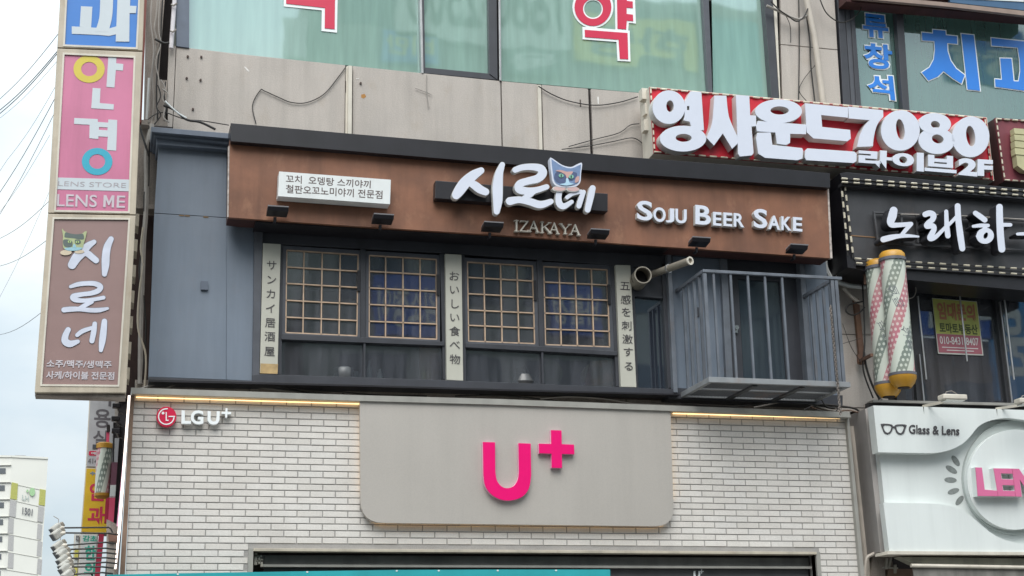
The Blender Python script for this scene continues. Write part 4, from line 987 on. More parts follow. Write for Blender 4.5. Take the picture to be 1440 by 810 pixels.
# --- opening: lintel, shutter box
lt = P(355, 770, YK-.02)
m = MB(); m.box(OP[0], OP[1], YK-.05, YK+.1, OP[2]-.03, OP[2]+.0); m.build('lintel', M('lintel_cream', (.50, .45, .36), .6, streak=.3, rust=.3), shop, bevel=.003)
for xx in (OP[0], OP[1]):
    m = MB(); s_ = 1 if xx == OP[0] else -1; m.box(min(xx, xx-s_*.05), max(xx, xx-s_*.05), YK-.03, YK+.1, 1.2, OP[2]+.0); m.build('jamb', cap_m, shop)
m = MB(); m.box(OP[0], OP[1], YK+.55, YK+.6, 0, OP[2]+.3); m.build('recess_back', dark_gap, shop)
zs = OP[2]-.03
m = MB(); m.box(OP[0]+.12, OP[1]-.02, YK+.12, YK+.4, zs-.135, zs-.02); m.build('shutter_box', M('shutter_grey', (.16, .16, .15), .45, streak=.3, var=.2), shop, bevel=.01)
m = MB(); m.box(OP[0]+.10, OP[1]-.02, YK+.06, YK+.12, zs-.15, zs-.125); m.build('shutter_rail', M('shutter_rail', (.34, .33, .30), .4), shop)
m = MB()
for k in range(5): m.box(OP[0]+.13, OP[1]-.03, YK+.14, YK+.16, zs-.24-.09*k, zs-.152-.09*k)
m.build('shutter_curtain', M('shutter_dark', (.085, .085, .09), .4, streak=.2, var=.15), shop, bevel=.006)
for a, b, c_, d_ in [(.02, .05, -.13, -.01), (.06, .08, -.12, -.03), (.04, .11, -.10, -.085), (.085, .11, -.15, -.07), (.02, .10, -.045, -.03)]: m = MB(); m.box(OP[0]+a, OP[0]+b, YK+.05, YK+.12, zs+c_, zs+d_); m.build('shutter_bracket', M('bracket_metal', (.38, .36, .31), .5, rust=.4), shop)
# panel sign
t = thing('rounded_panel_sign', 'big taupe panel sign with rounded corners and a magenta U plus mark', 'sign')
m = MB(); m.prism(rrect([(506, 563.5), (943, 577.5), (948, 740.5), (507.5, 735)], [2, 8, 28, 32]), YK-.10, .06); m.build('panel', panel_u, t, bevel=.003)
z = Z(680, 560, 3.24)
uo = [(679.5, 621.7), (696.3, 622.2), (696.6, 664)]
ux = [(679.3, 621.5), (696.2, 622), (696.6, 664), (699, 676), (705.5, 684), (714, 686.5), (723, 683), (728.5, 674), (730, 662), (729.3, 623.2), (746.3, 623.8), (747, 668), (744, 686), (735, 698), (720, 703.3), (705, 702.5), (691, 695), (682.5, 683), (680, 668)]
def soft(poly, keep):   # smooth everything except listed corner indices
    out_ = []; n = len(poly)
    for i in range(n):
        a, b = poly[i], poly[(i+1) % n]
        if i in keep and (i+1) % n in keep: out_.append(a); continue
        p0 = poly[i-1] if i not in keep else a; p3 = poly[(i+2) % n] if (i+1) % n not in keep else b
        for j in range(5):
            t_ = j/5; out_.append(tuple(.5*((2*q1)+(-q0+q2)*t_+(2*q0-5*q1+4*q2-q3)*t_*t_+(-q0+3*q1-3*q2+q3)*t_**3) for q0, q1, q2, q3 in zip(p0, a, b, p3)))
    return out_
us = soft(ux, {0, 1, 2, 8, 9, 10, 11, 18})
pl = [(775, 604.8), (789.6, 605.3), (790, 624.6), (807.3, 625.2), (807.6, 638.6), (790.2, 638.2), (790.4, 658), (776, 657.6), (775.8, 637.8), (758.3, 637.2), (758, 623.8), (775.4, 624.3)]
for poly in (us, pl):
    m = MB(); m.prism(poly, YK-.165, .012); a = m.build('letter', magenta, t); m = MB(); m.prism([(x-.2, y+.2) for x, y in grow(poly, .35)], YK-.152, .045); m.build('letter_return', pinkside, a)
# small round logo sign
t = thing('round_logo_sign', 'round red logo with white LGU plus letters at the top left of the brick wall', 'sign')
z = Z(200, 550, 9)
m = MB(); m.prism(z(ell(306, 322, 127, 127)), YK-.09, .07); m.build('logo_disc', red_logo, t, bevel=.003)
m = MB(); c0 = [(305+98*math.cos(math.radians(a)), 322+98*math.sin(math.radians(a))) for a in range(0, 275, 15)]
arc = [(x, y) for x, y in c0]
m.prism(z(stroke_loop([(318, 222)]+c0[::-1][1:], 14, 2)), YK-.095, .004)
m.prism(z([(333, 314), (416, 314), (414, 327), (333, 327)]), YK-.0962, .004); m.prism(z([(297, 265), (311, 265), (311, 362), (334, 362), (334, 376), (297, 376)]), YK-.095, .004); m.prism(z(ell(264, 278, 17, 17)), YK-.095, .004)
m.build('logo_face_mark', white_letter, t)
def whl(poly, holes=()):
    m = MB(); m.prism(z(poly), YK-.09, .07, [z(h) for h in holes]); m.build('letter', white_letter, t, bevel=.002)
whl([(497, 243), (540, 243), (540, 376), (618, 380), (616, 414), (495, 412)])
m = MB(); text(m, 'G', z([(615, 240), (775, 244), (775, 420), (613, 416)]), YK-.09, .07, .03); m.build('letter', white_letter, t)
whl(soft([(828, 252), (868, 254), (866, 350), (878, 375), (903, 386), (930, 376), (940, 350), (944, 254), (982, 256), (978, 365), (955, 405), (905, 422), (855, 408), (828, 370)], {0, 1, 2, 6, 7, 8, 9, 13}))
whl([(1055, 216), (1080, 216), (1080, 262), (1126, 264), (1124, 292), (1078, 292), (1076, 334), (1050, 334), (1050, 290), (1005, 288), (1006, 260), (1053, 262)])
# banner and its ropes
bn = thing('teal_banner', 'teal banner stretched along the bottom of the brick shopfront', 'banner')
m = MB(); tp = [(150, 808.2), (250, 806.2), (430, 803.2), (560, 801.4), (700, 800.9), (858, 800.9)]
m.prism(tp+[(860, 900), (150, 900)], YK-.3, .012); m.build('cloth', M('teal_cloth', (.015, .33, .36), .6, var=.15, scale=3), bn)
m = MB()
for x, y in [(432, 803.3), (250, 806.4), (558, 801.6), (617, 801.4), (700, 801.2), (782, 801.1)]: m.prism(ell(x, y+1.0, 1.6, 1.2, 0, 10), YK-.304, .003)
m.build('eyelet', white_plain, bn)
t = thing('small_white_mark', 'tiny white U plus mark on the dark shutter at the bottom edge', 'sign')
m = MB(); m.prism(soft([(975.5, 803), (978, 803), (978.2, 809), (980, 811), (982, 809), (982.2, 803), (984.5, 803), (984.5, 810), (980, 814), (975.5, 810)], {0, 1, 5, 6}), YK+.13, .006); m.prism([(986, 800.5), (987.3, 800.5), (987.3, 803), (989.6, 803), (989.6, 804.2), (987.3, 804.2), (987.3, 806.6), (986, 806.6), (986, 804.2), (983.8, 804.2), (983.8, 803), (986, 803)], YK+.128, .006); m.build('mark', white_letter, t)

# ------------------------------------------------------------------ downpipe and brick sliver on the right of the shop
dp = tag(MB().tube([P(1197, 600, -.25), P(1203, 640, -.25), P(1222, 835, -.25)], .045, 10).build('downpipe', pipe_m), 'cream downpipe between the brick shopfront and the white sign', 'pipe')
sl_ = thing('side_wall', 'narrow strip of rough tan stone blocks between the downpipe and the white sign', 'wall')
m = MB(); m.prism([(1195, 585), (1232, 585), (1262, 830), (1222, 830)], .06, .2); m.build('mortar_bed', dark_gap, sl_)
for k in range(25):
    y = 620+k*8.4; xa = 1200+(y-600)*.10; off = 0 if k % 2 else 6
    for a, b in ((xa, xa+13+off), (xa+14+off, xa+36)):
        m = MB(); m.prism([(a, y), (b, y+.4), (b+.9, y+7.6), (a+.9, y+7.2)], .03-R.uniform(0, .02), .05); m.build('stone_block', M('tan_block_%d' % R.randrange(3), [(.33, .27, .22), (.28, .22, .18), (.38, .32, .26)][R.randrange(3)], .85, var=.2, streak=.3, bump=.3), sl_)
m = MB(); m.prism([(1190, 580), (1222, 577), (1226, 640), (1214, 628), (1206, 600)], -.0, .05); m.build('rusty_plate', M('rusty_plate', (.13, .05, .035), .8, rust=.5), sl_)
cable([(1215, 585), (1221, 640), (1222, 690), (1222, 740), (1217, 780), (1215, 815)], -.12, .010, label='black cable hanging down between the downpipe and the white sign')
cable([(1236, 775), (1226, 780), (1218, 787), (1216, 815)], -.45, .022, pipe_m, label='cream elbow conduit at the lower left corner of the white sign')

# ------------------------------------------------------------------ red sign
red = thing('red_channel_sign', 'red sign with fat white letters and numerals 7080 under the blue window letters', 'sign')
YR_ = -.55
face = [(913.5, 122.7), (1387, 165.6), (1397, 253.2), (919.5, 215)]
m = MB(); m.prism(face, YR_, .02); m.build('face_panel', red_face, red)
m = MB(); m.prism([(904+9, 122), (1388, 165), (1398, 254.4), (919, 216)], YR_+.022, .36); m.build('box', cream2, red)
m = MB()
for k, (x, y) in enumerate([(904, 134), (908, 155), (907, 178)]):
    p = P(x, y, YR_+.2); m = MB(); m.box(p.x-.03, p.x+.05, p.y-.06, p.y+.06, p.z-.07, p.z+.07); m.build('junction_box', cream2, red)
def dashes(parent, a, b, n, Y, r=.011, name='light_tube', fill=.62, base=True):
    m = MB(); A, B = P(*a, Y), P(*b, Y)
    for k in range(n): m.tube([A.lerp(B, k/n), A.lerp(B, (k+fill)/n)], r, 5)
    o = m.build(name, tube_m, parent)
    stuff(o)
    if base: m = MB(); m.tube([A+Vector((0, .012, 0)), B+Vector((0, .012, 0))], r*.6, 5); m.build('tube_rail', cable_b if parent is blk_ else M('dull_red_rail', (.20, .06, .05), .6), parent)
blk_ = None
dashes(red, (914, 123.5), (1387, 166.4), 34, YR_-.02); dashes(red, (920, 213.5), (1396, 252), 32, YR_-.02)
dashes(red, (915, 125), (920.5, 213), 9, YR_-.02); dashes(red, (1385.5, 168), (1395, 251), 8, YR_-.02)
z = Z(900, 115, 5.54); z3 = Z(1150, 125, 4.966); z6 = Z(1080, 170, 3.99)
LY = YR_-.14
def fat(poly, holes=(), zz=z, dy=0.0):
    m = MB(); m.prism(zz(poly), LY-dy, .01, [zz(h) for h in holes]); a = m.build('letter', white_face, red)
    m = MB(); m.prism(grow(zz(poly), .3), LY-dy+.0105, .13, [grow(zz(h), -.3) for h in holes]); m.build('letter_return', white_side, a)
fat(ell(225, 198, 127, 130), [ell(234, 190, 30, 46)])
fat([(372, 118), (395, 75), (477, 80), (497, 375), (462, 378), (400, 352), (388, 310), (340, 300), (348, 268), (352, 150)], [[(366, 188), (385, 188), (385, 222), (366, 222)]], dy=.001)
fat(ell(335, 443, 180, 100), [ell(340, 437, 63, 32)], dy=.002)
fat(soft([(580, 108), (672, 110), (684, 230), (705, 310), (776, 465), (718, 522), (645, 402), (576, 496), (519, 436), (560, 330), (572, 220)], {0, 1, 4, 5, 6, 7, 8}))
fat([(748, 104), (850, 110), (858, 262), (903, 264), (905, 345), (868, 348), (884, 555), (872, 573), (778, 582), (765, 560)], dy=.001)
fat(ell(1080, 230, 182, 92), [ell(1088, 224, 72, 33)])
fat([(918, 305), (1298, 335), (1292, 408), (1170, 405), (1168, 475), (1140, 492), (1068, 482), (1055, 395), (912, 385), (905, 345)], dy=.001)
fat([(915, 398), (1018, 395), (1030, 492), (1262, 518), (1270, 535), (1266, 598), (1225, 611), (975, 592), (922, 560), (905, 440)], dy=.002)
z5 = Z(1080, 0, 3.99)
fat([(208, 580), (450, 603), (448, 660), (298, 645), (303, 713), (460, 730), (464, 778), (445, 792), (255, 776), (218, 742)], zz=z5)
fat([(222, 155), (485, 173), (497, 186), (496, 226), (480, 236), (215, 220), (207, 205), (209, 165)], zz=z6)
fat(soft([(215, 125), (455, 150), (457, 195), (415, 250), (392, 330), (384, 400), (276, 405), (292, 330), (325, 260), (362, 218), (217, 206)], {0, 1, 2, 5, 6, 9, 10}), zz=z3)
fat(ell(577, 290, 135, 141, 6), [ell(577, 283, 30, 73, -8)], zz=z3)
fat(ell(818, 243, 112, 73, 4), [ell(822, 250, 33, 26, 20)], zz=z3, dy=.001)
fat(ell(829, 362, 126, 92, 4), [ell(838, 350, 42, 31, 15)], zz=z3)
fat(ell(1068, 335, 130, 142, 6), [ell(1068, 330, 32, 73, -8)], zz=z3)
def fattext(s, q, off, zz=z3):
    m = MB(); text(m, s, zz(q), LY-.0, .01, off); a = m.build('letter', white_face, red)
    m = MB(); qq = grow(zz(q), .3); text(m, s, qq, LY+.0105, .1, off+.006); m.build('letter_return', white_side, a)
fattext('라', [(287, 420), (520, 436), (515, 560), (285, 540)], .045)
fattext('이', [(522, 438), (740, 448), (740, 578), (520, 558)], .045)
fattext('브', [(748, 458), (968, 472), (968, 590), (748, 572)], .045)
fattext('2', [(982, 482), (1115, 490), (1112, 612), (985, 600)], .05)
fattext('F', [(1118, 492), (1222, 498), (1222, 612), (1115, 606)], .05)

# maroon sign at the right edge
mar = thing('maroon_sign', 'maroon sign with a cropped pale gold letter right of the red sign', 'sign')
m = MB(); m.prism([(1399.5, 166), (1470, 171), (1480, 258), (1412, 254)], -.62, .03); m.build('face_panel', M('maroon_face', (.20, .045, .06), .5, var=.15, streak=.3), mar)
m = MB(); m.prism([(1400, 165.4), (1470, 170.4), (1480, 259), (1412, 255)], -.588, .5); m.build('box', M('maroon_side', (.11, .05, .05), .6, var=.2, streak=.3), mar)
dashes(mar, (1401, 167), (1413, 253), 9, -.64); dashes(mar, (1401, 167), (1470, 172), 6, -.64); dashes(mar, (1413, 253), (1480, 258), 6, -.64)
gold_l = M('gold_letter', (.50, .47, .27), .4); 
for k, (y, h) in enumerate([(180, 8), (189, 8), (198, 9), (208, 9)]):
    m = MB(); m.prism([(1426+k*.4, y), (1460, y+3), (1460, y+h+3), (1427+k*.4, y+h)], -.76, .1); m.build('letter_bar', gold_l, mar, bevel=.004)
m = MB(); m.prism([(1428, 209), (1460, 212), (1462, 243), (1440, 240), (1431, 233)], -.75, .1); m.build('letter_bar', gold_l, mar)

# ------------------------------------------------------------------ black sign
blk = thing('black_channel_sign', 'black sign box with white brush style Korean letters 노래하 under the red sign', 'sign')
blk_ = blk
YN = -.62
m = MB(); m.prism([(1184, 262), (1470, 285), (1480, 391), (1202, 373)], YN, .04); m.build('face_panel', blk_face, blk)
m = MB(); m.prism([(1181, 243.5), (1190, 242), (1470, 268), (1470, 283), (1186, 259)], YN-.12, .6); m.build('hood', black_sheet, blk, bevel=.006)
m = MB(); m.prism([(1183.5, 257), (1470, 281), (1470, 284.5), (1184, 261)], YN-.1, .1); m.build('hood_lip', blk_face, blk)
m = MB(); m.prism([(1201, 372), (1480, 390), (1481, 412), (1250, 391), (1204, 378)], YN+.03, .5); m.build('soffit', black_sheet, blk)
m = MB(); m.prism([(1181, 262), (1184, 262), (1204, 378), (1192, 376)], YN-.02, .5); m.build('side_panel', black_sheet, blk)
dashes(blk, (1183.5, 251), (1470, 270.5), 18, YN-.14, .012, fill=.5); dashes(blk, (1184, 256), (1470, 277), 18, YN-.14, .012, fill=.5)
dashes(blk, (1182.6, 254), (1192.8, 359), 7, YN-.05, .014, fill=.55); dashes(blk, (1188, 260), (1200, 362), 7, YN-.05, .014, fill=.55)
dashes(blk, (1202, 363.5), (1470, 380), 16, YN-.04, .012, fill=.5); dashes(blk, (1204, 370), (1470, 388), 16, YN-.04, .012, fill=.5)
m = MB(); m.prism([(1190, 262.5), (1470, 285.5), (1470, 287), (1190, 264)], YN-.006, .01); m.prism([(1192, 330), (1232, 333), (1232, 334.5), (1192, 331.5)], YN-.006, .01)
m.build('rust_edge', M('rust_edge', (.22, .13, .07), .8), blk)
z = Z(1180, 250, 5.54)
m = MB()
m.prism(z([(268, 258), (1600, 330), (1600, 345), (268, 272)]), YN-.07, .03); m.prism(z([(268, 275), (282, 275), (315, 515), (300, 515)]), YN-.07, .03); m.prism(z([(318, 500), (1600, 560), (1600, 575), (318, 515)]), YN-.07, .03)
for x in (480, 600, 1010): m.prism(z([(x, 285), (x+14, 286), (x+24, 505), (x+10, 504)]), YN-.068, .02)
m.build('letter_frame', M('dark_frame', (.07, .07, .075), .5, var=.3, rust=.3), blk)
m = MB(); m.tube([P(*z([(480, 285)])[0], YN-.09), P(*z([(600, 288)])[0], YN-.1), P(*z([(850, 290)])[0], YN-.08), P(*z([(1000, 300)])[0], YN-.1), P(*z([(1100, 305)])[0], YN-.09), P(*z([(1440, 325)])[0], YN-.09)], .009, 5); m.build('wiring', cable_g, blk)
blk_side = M('letter_side_black', (.03, .03, .035), .4)
BY = YN-.24
for st in ([([(425, 255), (415, 300), (402, 340), (412, 366), (460, 368), (560, 360)], [60, 66, 58, 44, 36, 34]), ([(556, 365), (525, 400), (480, 455)], [34, 32, 28]), ([(345, 480), (400, 466), (460, 455), (540, 452), (618, 458)], [46, 44, 34, 26, 14])],
           [([(672, 285), (705, 275), (735, 290), (728, 325), (695, 350), (685, 375), (730, 375), (740, 400), (722, 440), (712, 470), (750, 462), (800, 415), (850, 365)], [44, 44, 46, 42, 38, 44, 42, 40, 44, 48, 34, 28, 28]), ([(835, 262), (838, 340), (842, 400), (848, 452)], [30, 34, 40, 40]), ([(850, 370), (890, 330), (920, 300)], [26, 26, 30]), ([(924, 220), (930, 330), (945, 450), (960, 550)], [44, 46, 50, 46])],
           [([(1062, 275), (1095, 298), (1135, 328)], [38, 42, 42]), ([(1045, 378), (1100, 372), (1160, 372)], [22, 30, 28]), ([(1150, 375), (1110, 420), (1080, 455)], [26, 28, 28])],
           [([(1250, 228), (1252, 330), (1258, 450), (1268, 555)], [50, 52, 54, 54]), ([(1280, 366), (1335, 366)], [30, 28])],
           [([(1390, 438), (1440, 436), (1520, 436)], [22, 26, 26])]):
    letter3(blk, st, z, BY, .16, white_face, blk_side, s=5.54)
m = MB(); m.prism(z(ell(1138, 452, 68, 62, -10)), BY-.004, .006, [z(ell(1143, 450, 16, 26, 25))]); a = m.build('letter', white_face, blk); m = MB(); m.prism(z(ell(1138, 452, 70, 64, -10)), BY+.003, .16, [z(ell(1143, 450, 14, 24, 25))]); m.build('letter_return', blk_side, a)

# ------------------------------------------------------------------ right side: bits between fascia and barber poles
for i, (pts, r, mt, lb) in enumerate([
    ([(1160, 362), (1162, 378), (1172, 393), (1190, 401), (1205, 403), (1217, 404)], .028, white_plain, 'white hose curving from the fascia end to the barber poles'),
    ([(1186, 405), (1195, 415), (1206, 424), (1214, 428)], .024, pipe_m, 'short cream hose elbow beside the barber poles'),
    ([(1214, 424), (1203, 426), (1192, 430), (1190, 438), (1198, 443), (1208, 440), (1216, 432)], .010, cable_b, 'black cable loop left of the barber poles'),
    ([(1180, 258), (1190, 300), (1202, 345), (1210, 372), (1214, 420), (1216, 480), (1214, 520), (1228, 560)], .010, cable_b, 'black cable hanging from the black sign corner past the barber poles'),
    ([(1172, 285), (1186, 320), (1198, 352)], .007, M('green_wire', (.10, .22, .15), .6), 'thin green wire across the end of the black sign'),
    ([(1170, 300), (1174, 340), (1176, 390)], .007, cable_g, 'thin grey wire dropping beside the end of the brown fascia'),
    ([(1274, 392), (1284, 396), (1288, 408), (1284, 418), (1274, 420)], .006, cable_g, 'thin wire loop to the right of the barber poles'),
    ([(1215, 495), (1218, 515), (1226, 540), (1237, 562)], .014, cable_b, 'thick black cable at the foot of the barber poles'),
    ([(1228, 520), (1232, 545), (1240, 563)], .010, cable_g, 'grey cable behind the lower barber pole cap'),
    ([(1185, 455), (1197, 488), (1210, 508)], .004, cable_b, 'thin slack wire on the stone wall left of the rusty pole bracket'),
    ([(1182, 484), (1210, 476)], .004, cable_b, 'thin horizontal wire on the stone wall left of the barber poles')]):
    cable(pts, -.2-.02*i, r, mt, label=lb)
br = thing('rusty_post', 'rusty brown steel post and bracket holding the barber poles', 'bracket')
rustm = M('rust_steel', (.16, .085, .055), .75, var=.3, rust=.5)
m = MB(); m.prism([(1201, 420), (1208, 420), (1217, 512), (1210, 512)], -.1, .05); m.build('post', rustm, br)
m = MB(); m.bar(P(1209, 508, -.12), P(1226, 499, -.7), .035); m.build('arm', rustm, br)
m = MB(); m.prism([(1206, 498), (1213, 498), (1214, 512), (1207, 511)], -.13, .03); m.build('plate', rustm, br)

# ------------------------------------------------------------------ windows right of the barber poles
w3 = thing('second_floor_windows', 'dark window row with a poster behind it between the black sign and the white sign', 'window')
dk = M('window_black', (.03, .03, .034), .45, var=.2)
m = MB(); m.prism([(1246, 385), (1480, 396), (1485, 418), (1290, 405), (1247, 402)], -.02, .2); m.build('header', dk, w3)
m = MB(); m.prism([(1243, 400), (1258, 400), (1275, 566), (1262, 566)], -.02, .2); m.build('frame', dk, w3)
m = MB(); m.prism([(1277, 400), (1289, 404), (1301, 566), (1290, 566)], -.02, .1); m.build('mullion', dk, w3)
m = MB(); m.prism([(1398, 414), (1408, 415), (1424, 566), (1416, 566)], -.02, .1); m.build('mullion', dk, w3)
m = MB(); m.prism([(1292.5, 498), (1294, 498), (1301, 566), (1299, 566)], -.05, .03); m.prism([(1405.6, 424), (1407, 424), (1424.6, 566), (1422.6, 566)], -.05, .03); m.build('mullion_trim', steel, w3)
for q in [[(1258, 402), (1277, 403), (1290, 563), (1272, 562)], [(1289, 405), (1398, 412), (1416, 568), (1301, 564)], [(1408, 413), (1480, 418), (1495, 572), (1424, 568)]]:
    m = MB(); m.prism(q, .04, .01); m.build('pane', clear_pane, w3)
m = MB(); m.prism([(1228, 562), (1480, 568), (1482, 572), (1228, 565.5)], -.16, .22); m.build('sill', cap_m, w3)
m = MB(); m.prism([(1222, 566), (1482, 572), (1482, 580), (1222, 574)], -.1, .1); m.build('sill_base', dk, w3)
a, b = P(1262, 560, .1), P(1490, 560, .1); room(w3, a.x, b.x, P(1300, 575, .1).z, P(1300, 385, .1).z, .12, 1.8, M('navy_room', (.025, .032, .05), .9, var=.4, scale=2))
for a, b in [((1347, 392.6), (1360, 508)), ((1290.5, 416.4), (1302.6, 533.4)), ((1412, 419), (1426, 534))]:
    m = MB(); m.tube([P(*a, -.12), P(*b, -.12)], .011, 6); m.build('window_bar', steel, w3)
ps = thing('rental_poster', 'yellow and red rental poster with a phone number taped behind the dark window', 'poster')
q = [(1310.6, 419), (1373.7, 424), (1383, 500), (1319.4, 497.4)]; YQ = .022
m = MB(); m.prism(q, YQ, .004); m.build('sheet', M('poster_white', (.6, .6, .55), .5), ps)
def sub(q, u0, v0, u1, v1): return [bil(q, u0, v0), bil(q, u1, v0), bil(q, u1, v1), bil(q, u0, v1)]
m = MB(); m.prism(sub(q, .01, .01, .99, .635), YQ-.004, .002); m.build('yellow_area', M('poster_yellow', (.46, .48, .12), .5), ps)
m = MB(); m.prism(sub(q, .02, .64, .98, .975), YQ-.004, .002); m.build('red_area', M('poster_red', (.38, .12, .15), .5), ps)
m = MB(); text(m, '임대문의', sub(q, .09, .06, .93, .38), YQ-.007, .001, .04); m.build('lettering', M('poster_orange', (.45, .18, .10), .5), ps)
m = MB(); text(m, '토마토부동산', sub(q, .09, .43, .94, .62), YQ-.007, .001, .03); m.build('lettering', M('poster_green', (.08, .10, .03), .5), ps)
m = MB(); text(m, '010-8431-8407', sub(q, .07, .68, .93, .82), YQ-.007, .001, .012); m.build('lettering', M('poster_lettering', (.7, .68, .66), .5), ps)
m = MB(); m.prism(sub(q, .1, .87, .9, .885), YQ-.007, .001); m.prism(sub(q, .2, .92, .8, .935), YQ-.007, .001); m.build('fine_print', _m['poster_lettering'], ps)

# ------------------------------------------------------------------ barber poles
BOFF = {0: 3.46, 1: 3.02}
def barber_mat(name, swap):
    m = bpy.data.materials.new(name); m.use_nodes = True; t = m.node_tree; b = t.nodes['Principled BSDF']; N = t.nodes.new; K = t.links.new
    def mth(op, a, b_=None, c=None):
        n = N('ShaderNodeMath'); n.operation = op
        for i, v in enumerate((a, b_, c)):
            if v is None: continue
            if isinstance(v, (int, float)): n.inputs[i].default_value = v
            else: K(v, n.inputs[i])
        return n.outputs[0]
    tc = N('ShaderNodeTexCoord'); sp = N('ShaderNodeSeparateXYZ'); K(tc.outputs['Object'], sp.inputs[0])
    th = mth('ARCTAN2', sp.outputs[0], sp.outputs[1])          # angle
    u = mth('MULTIPLY', th, .150)                                # arc length for r=.1326
    pitch = 1.13
    s = mth('ADD', mth('MULTIPLY', sp.outputs[2], 1/pitch), mth('MULTIPLY', th, 1/math.pi))
    fr_ = mth('FRACT', mth('ADD', s, BOFF[swap]))
    red = mth('MULTIPLY', mth('GREATER_THAN', fr_, .03), mth('LESS_THAN', fr_, .33))
    grn = mth('MULTIPLY', mth('GREATER_THAN', fr_, .53), mth('LESS_THAN', fr_, .81))
    # dots on a staggered grid
    gx = mth('MULTIPLY', u, 18.0); gz = mth('MULTIPLY', sp.outputs[2], 16.0)
    row = mth('FLOOR', gz); gx2 = mth('ADD', gx, mth('MULTIPLY', row, .5))
    dx = mth('SUBTRACT', mth('FRACT', gx2), .5); dz = mth('SUBTRACT', mth('FRACT', gz), .5)
    d2 = mth('ADD', mth('MULTIPLY', dx, dx), mth('MULTIPLY', dz, dz)); dot = mth('LESS_THAN', d2, .085)
    base = (.60, .64, .56, 1)
    def mix(f, a, b_):
        n = N('ShaderNodeMix'); n.data_type = 'RGBA'; K(f, n.inputs[0])
        for i, v in ((6, a), (7, b_)):
            if isinstance(v, tuple): n.inputs[i].default_value = v
            else: K(v, n.inputs[i])
        return n.outputs[2]
    rc = mix(dot, (.47, .16, .20, 1), (.66, .52, .50, 1)); gc = mix(dot, (.19, .23, .20, 1), (.58, .62, .55, 1))
    c = mix(grn, mix(red, base, rc), gc)
    nz = N('ShaderNodeTexNoise'); nz.inputs['Scale'].default_value = 3; nz.inputs['Detail'].default_value = 6; K(tc.outputs['Object'], nz.inputs['Vector'])
    mr = N('ShaderNodeMapRange'); mr.inputs[1].default_value = .35; mr.inputs[2].default_value = .75; mr.inputs[3].default_value = 0; mr.inputs[4].default_value = .35; K(nz.outputs['Fac'], mr.inputs[0])
    c2 = mix(mr.outputs[0], c, (.50, .47, .36, 1)); K(c2, b.inputs['Base Color']); b.inputs['Roughness'].default_value = .28
    return m
def barber(px0, py0, px1, py1, Y, lb, swap, r=.150, words=()):
    top_, bot_ = P(px0, py0, Y), P(px1, py1, Y); cx = (top_.x+bot_.x)/2
    t = thing('barber_pole', lb, 'barber pole', (cx, Y, bot_.z), 'barber poles')
    H = top_.z-bot_.z
    c = Vector((cx, Y, bot_.z))
    m = MB(); m.lathe(c, [(r, 0), (r, H*.5), (r, H)], 40); m.build('striped_tube', barber_mat('barber_stripes_%d' % swap, swap), t)
    m = MB(); m.lathe(c, [(r*.5, -.145), (r*.62, -.15), (r*.9, -.10), (r*1.06, -.045), (r*1.08, -.012)], 36); m.build('gold_cap', gold, t)
    m = MB(); m.lathe(c, [(r*1.06, -.012), (r*1.10, -.01), (r*1.10, .022), (r*1.0, .024)], 36); m.build('collar', M('collar_grey', (.13, .13, .15), .4), t)
    m = MB(); m.lathe(c, [(r*.48, -.155), (r*.48, -.14)], 20); m.build('cap_hole', dark_gap, t)
    m = MB(); m.lathe(c+Vector((0, 0, H)), [(r*1.0, -.02), (r*1.10, -.018), (r*1.10, .018), (r*1.04, .02)], 36); m.build('collar', _m['collar_grey'], t)
    m = MB(); m.lathe(c+Vector((0, 0, H)), [(r*1.04, .02), (r*1.02, .07), (r*.85, .10), (r*.5, .115), (r*.1, .12)], 36); m.build('gold_cap', gold, t)
    for s, th0, z0, k in words:
        def fn(u, v):
            # text reading sideways, climbing the tube
            a = th0+(v-.5)*.115/r*1.0+(u-.5)*k*.9; zz = z0+(u-.5)*k*.36*-1
            return c+Vector((math.sin(a)*(r+.001), -math.cos(a)*(r+.001), zz))
        m = MB(); text(m, s, None, 0, 0, .0, fn=fn); m.build('lettering', M('grey_ink', (.16, .17, .18), .5), t)
barber(1232.5, 378, 1250.8, 541, -.62, 'barber pole behind and left, its red stripe near the top', 1, words=[('뷰티', -.35, .62, .75)])
barber(1252.7, 366, 1271.3, 528, -.88, 'barber pole in front and right, standing half a head higher', 0, words=[('살롱', -.5, .93, .8), ('살롱', .3, .42, .8)])
cable([(1210, 350), (1216, 380), (1217, 400)], -.5, .02, rustm, label='rusty hanger beside the top of the barber poles')

# ------------------------------------------------------------------ white optician sign
op = thing('optician_sign', 'white moulded sign with glasses mark and pink letters at the right bottom', 'sign')
YO = -.72
m = MB(); m.prism([(1230, 571), (1480, 578), (1490, 779), (1251, 779)], YO, .1); m.build('back_panel', lens_w, op)
m = MB(); m.prism([(1216.5, 575), (1229, 570.5), (1253, 779), (1238, 776)], YO+.102, .5); m.build('side_panel', lens_side, op)
up = [(1228, 570.2), (1298, 572), (1440, 576.5), (1490, 578.5), (1490, 601), (1462, 594), (1440, 590.6), (1416, 588), (1396, 590.5), (1377.5, 598.5), (1363.5, 614.5), (1352, 625), (1334, 633.4), (1313, 637), (1290, 636.9), (1235, 636)]
m = MB(); m.prism(soft(up, {0, 1, 2, 3, 4, 14, 15}), YO-.15, .148); m.build('raised_top', lens_w, op, bevel=.004)
lo = [(1242.3, 706.8), (1311.5, 708), (1325, 709.5), (1341, 713), (1360, 721.5), (1381, 739), (1398, 752), (1421, 761.5), (1450, 765.5), (1490, 766), (1490, 776.5), (1250.5, 775)]
m = MB(); m.prism(soft(lo, {0, 9, 10, 11}), YO-.11, .108); m.build('raised_bottom', lens_w, op, bevel=.004)
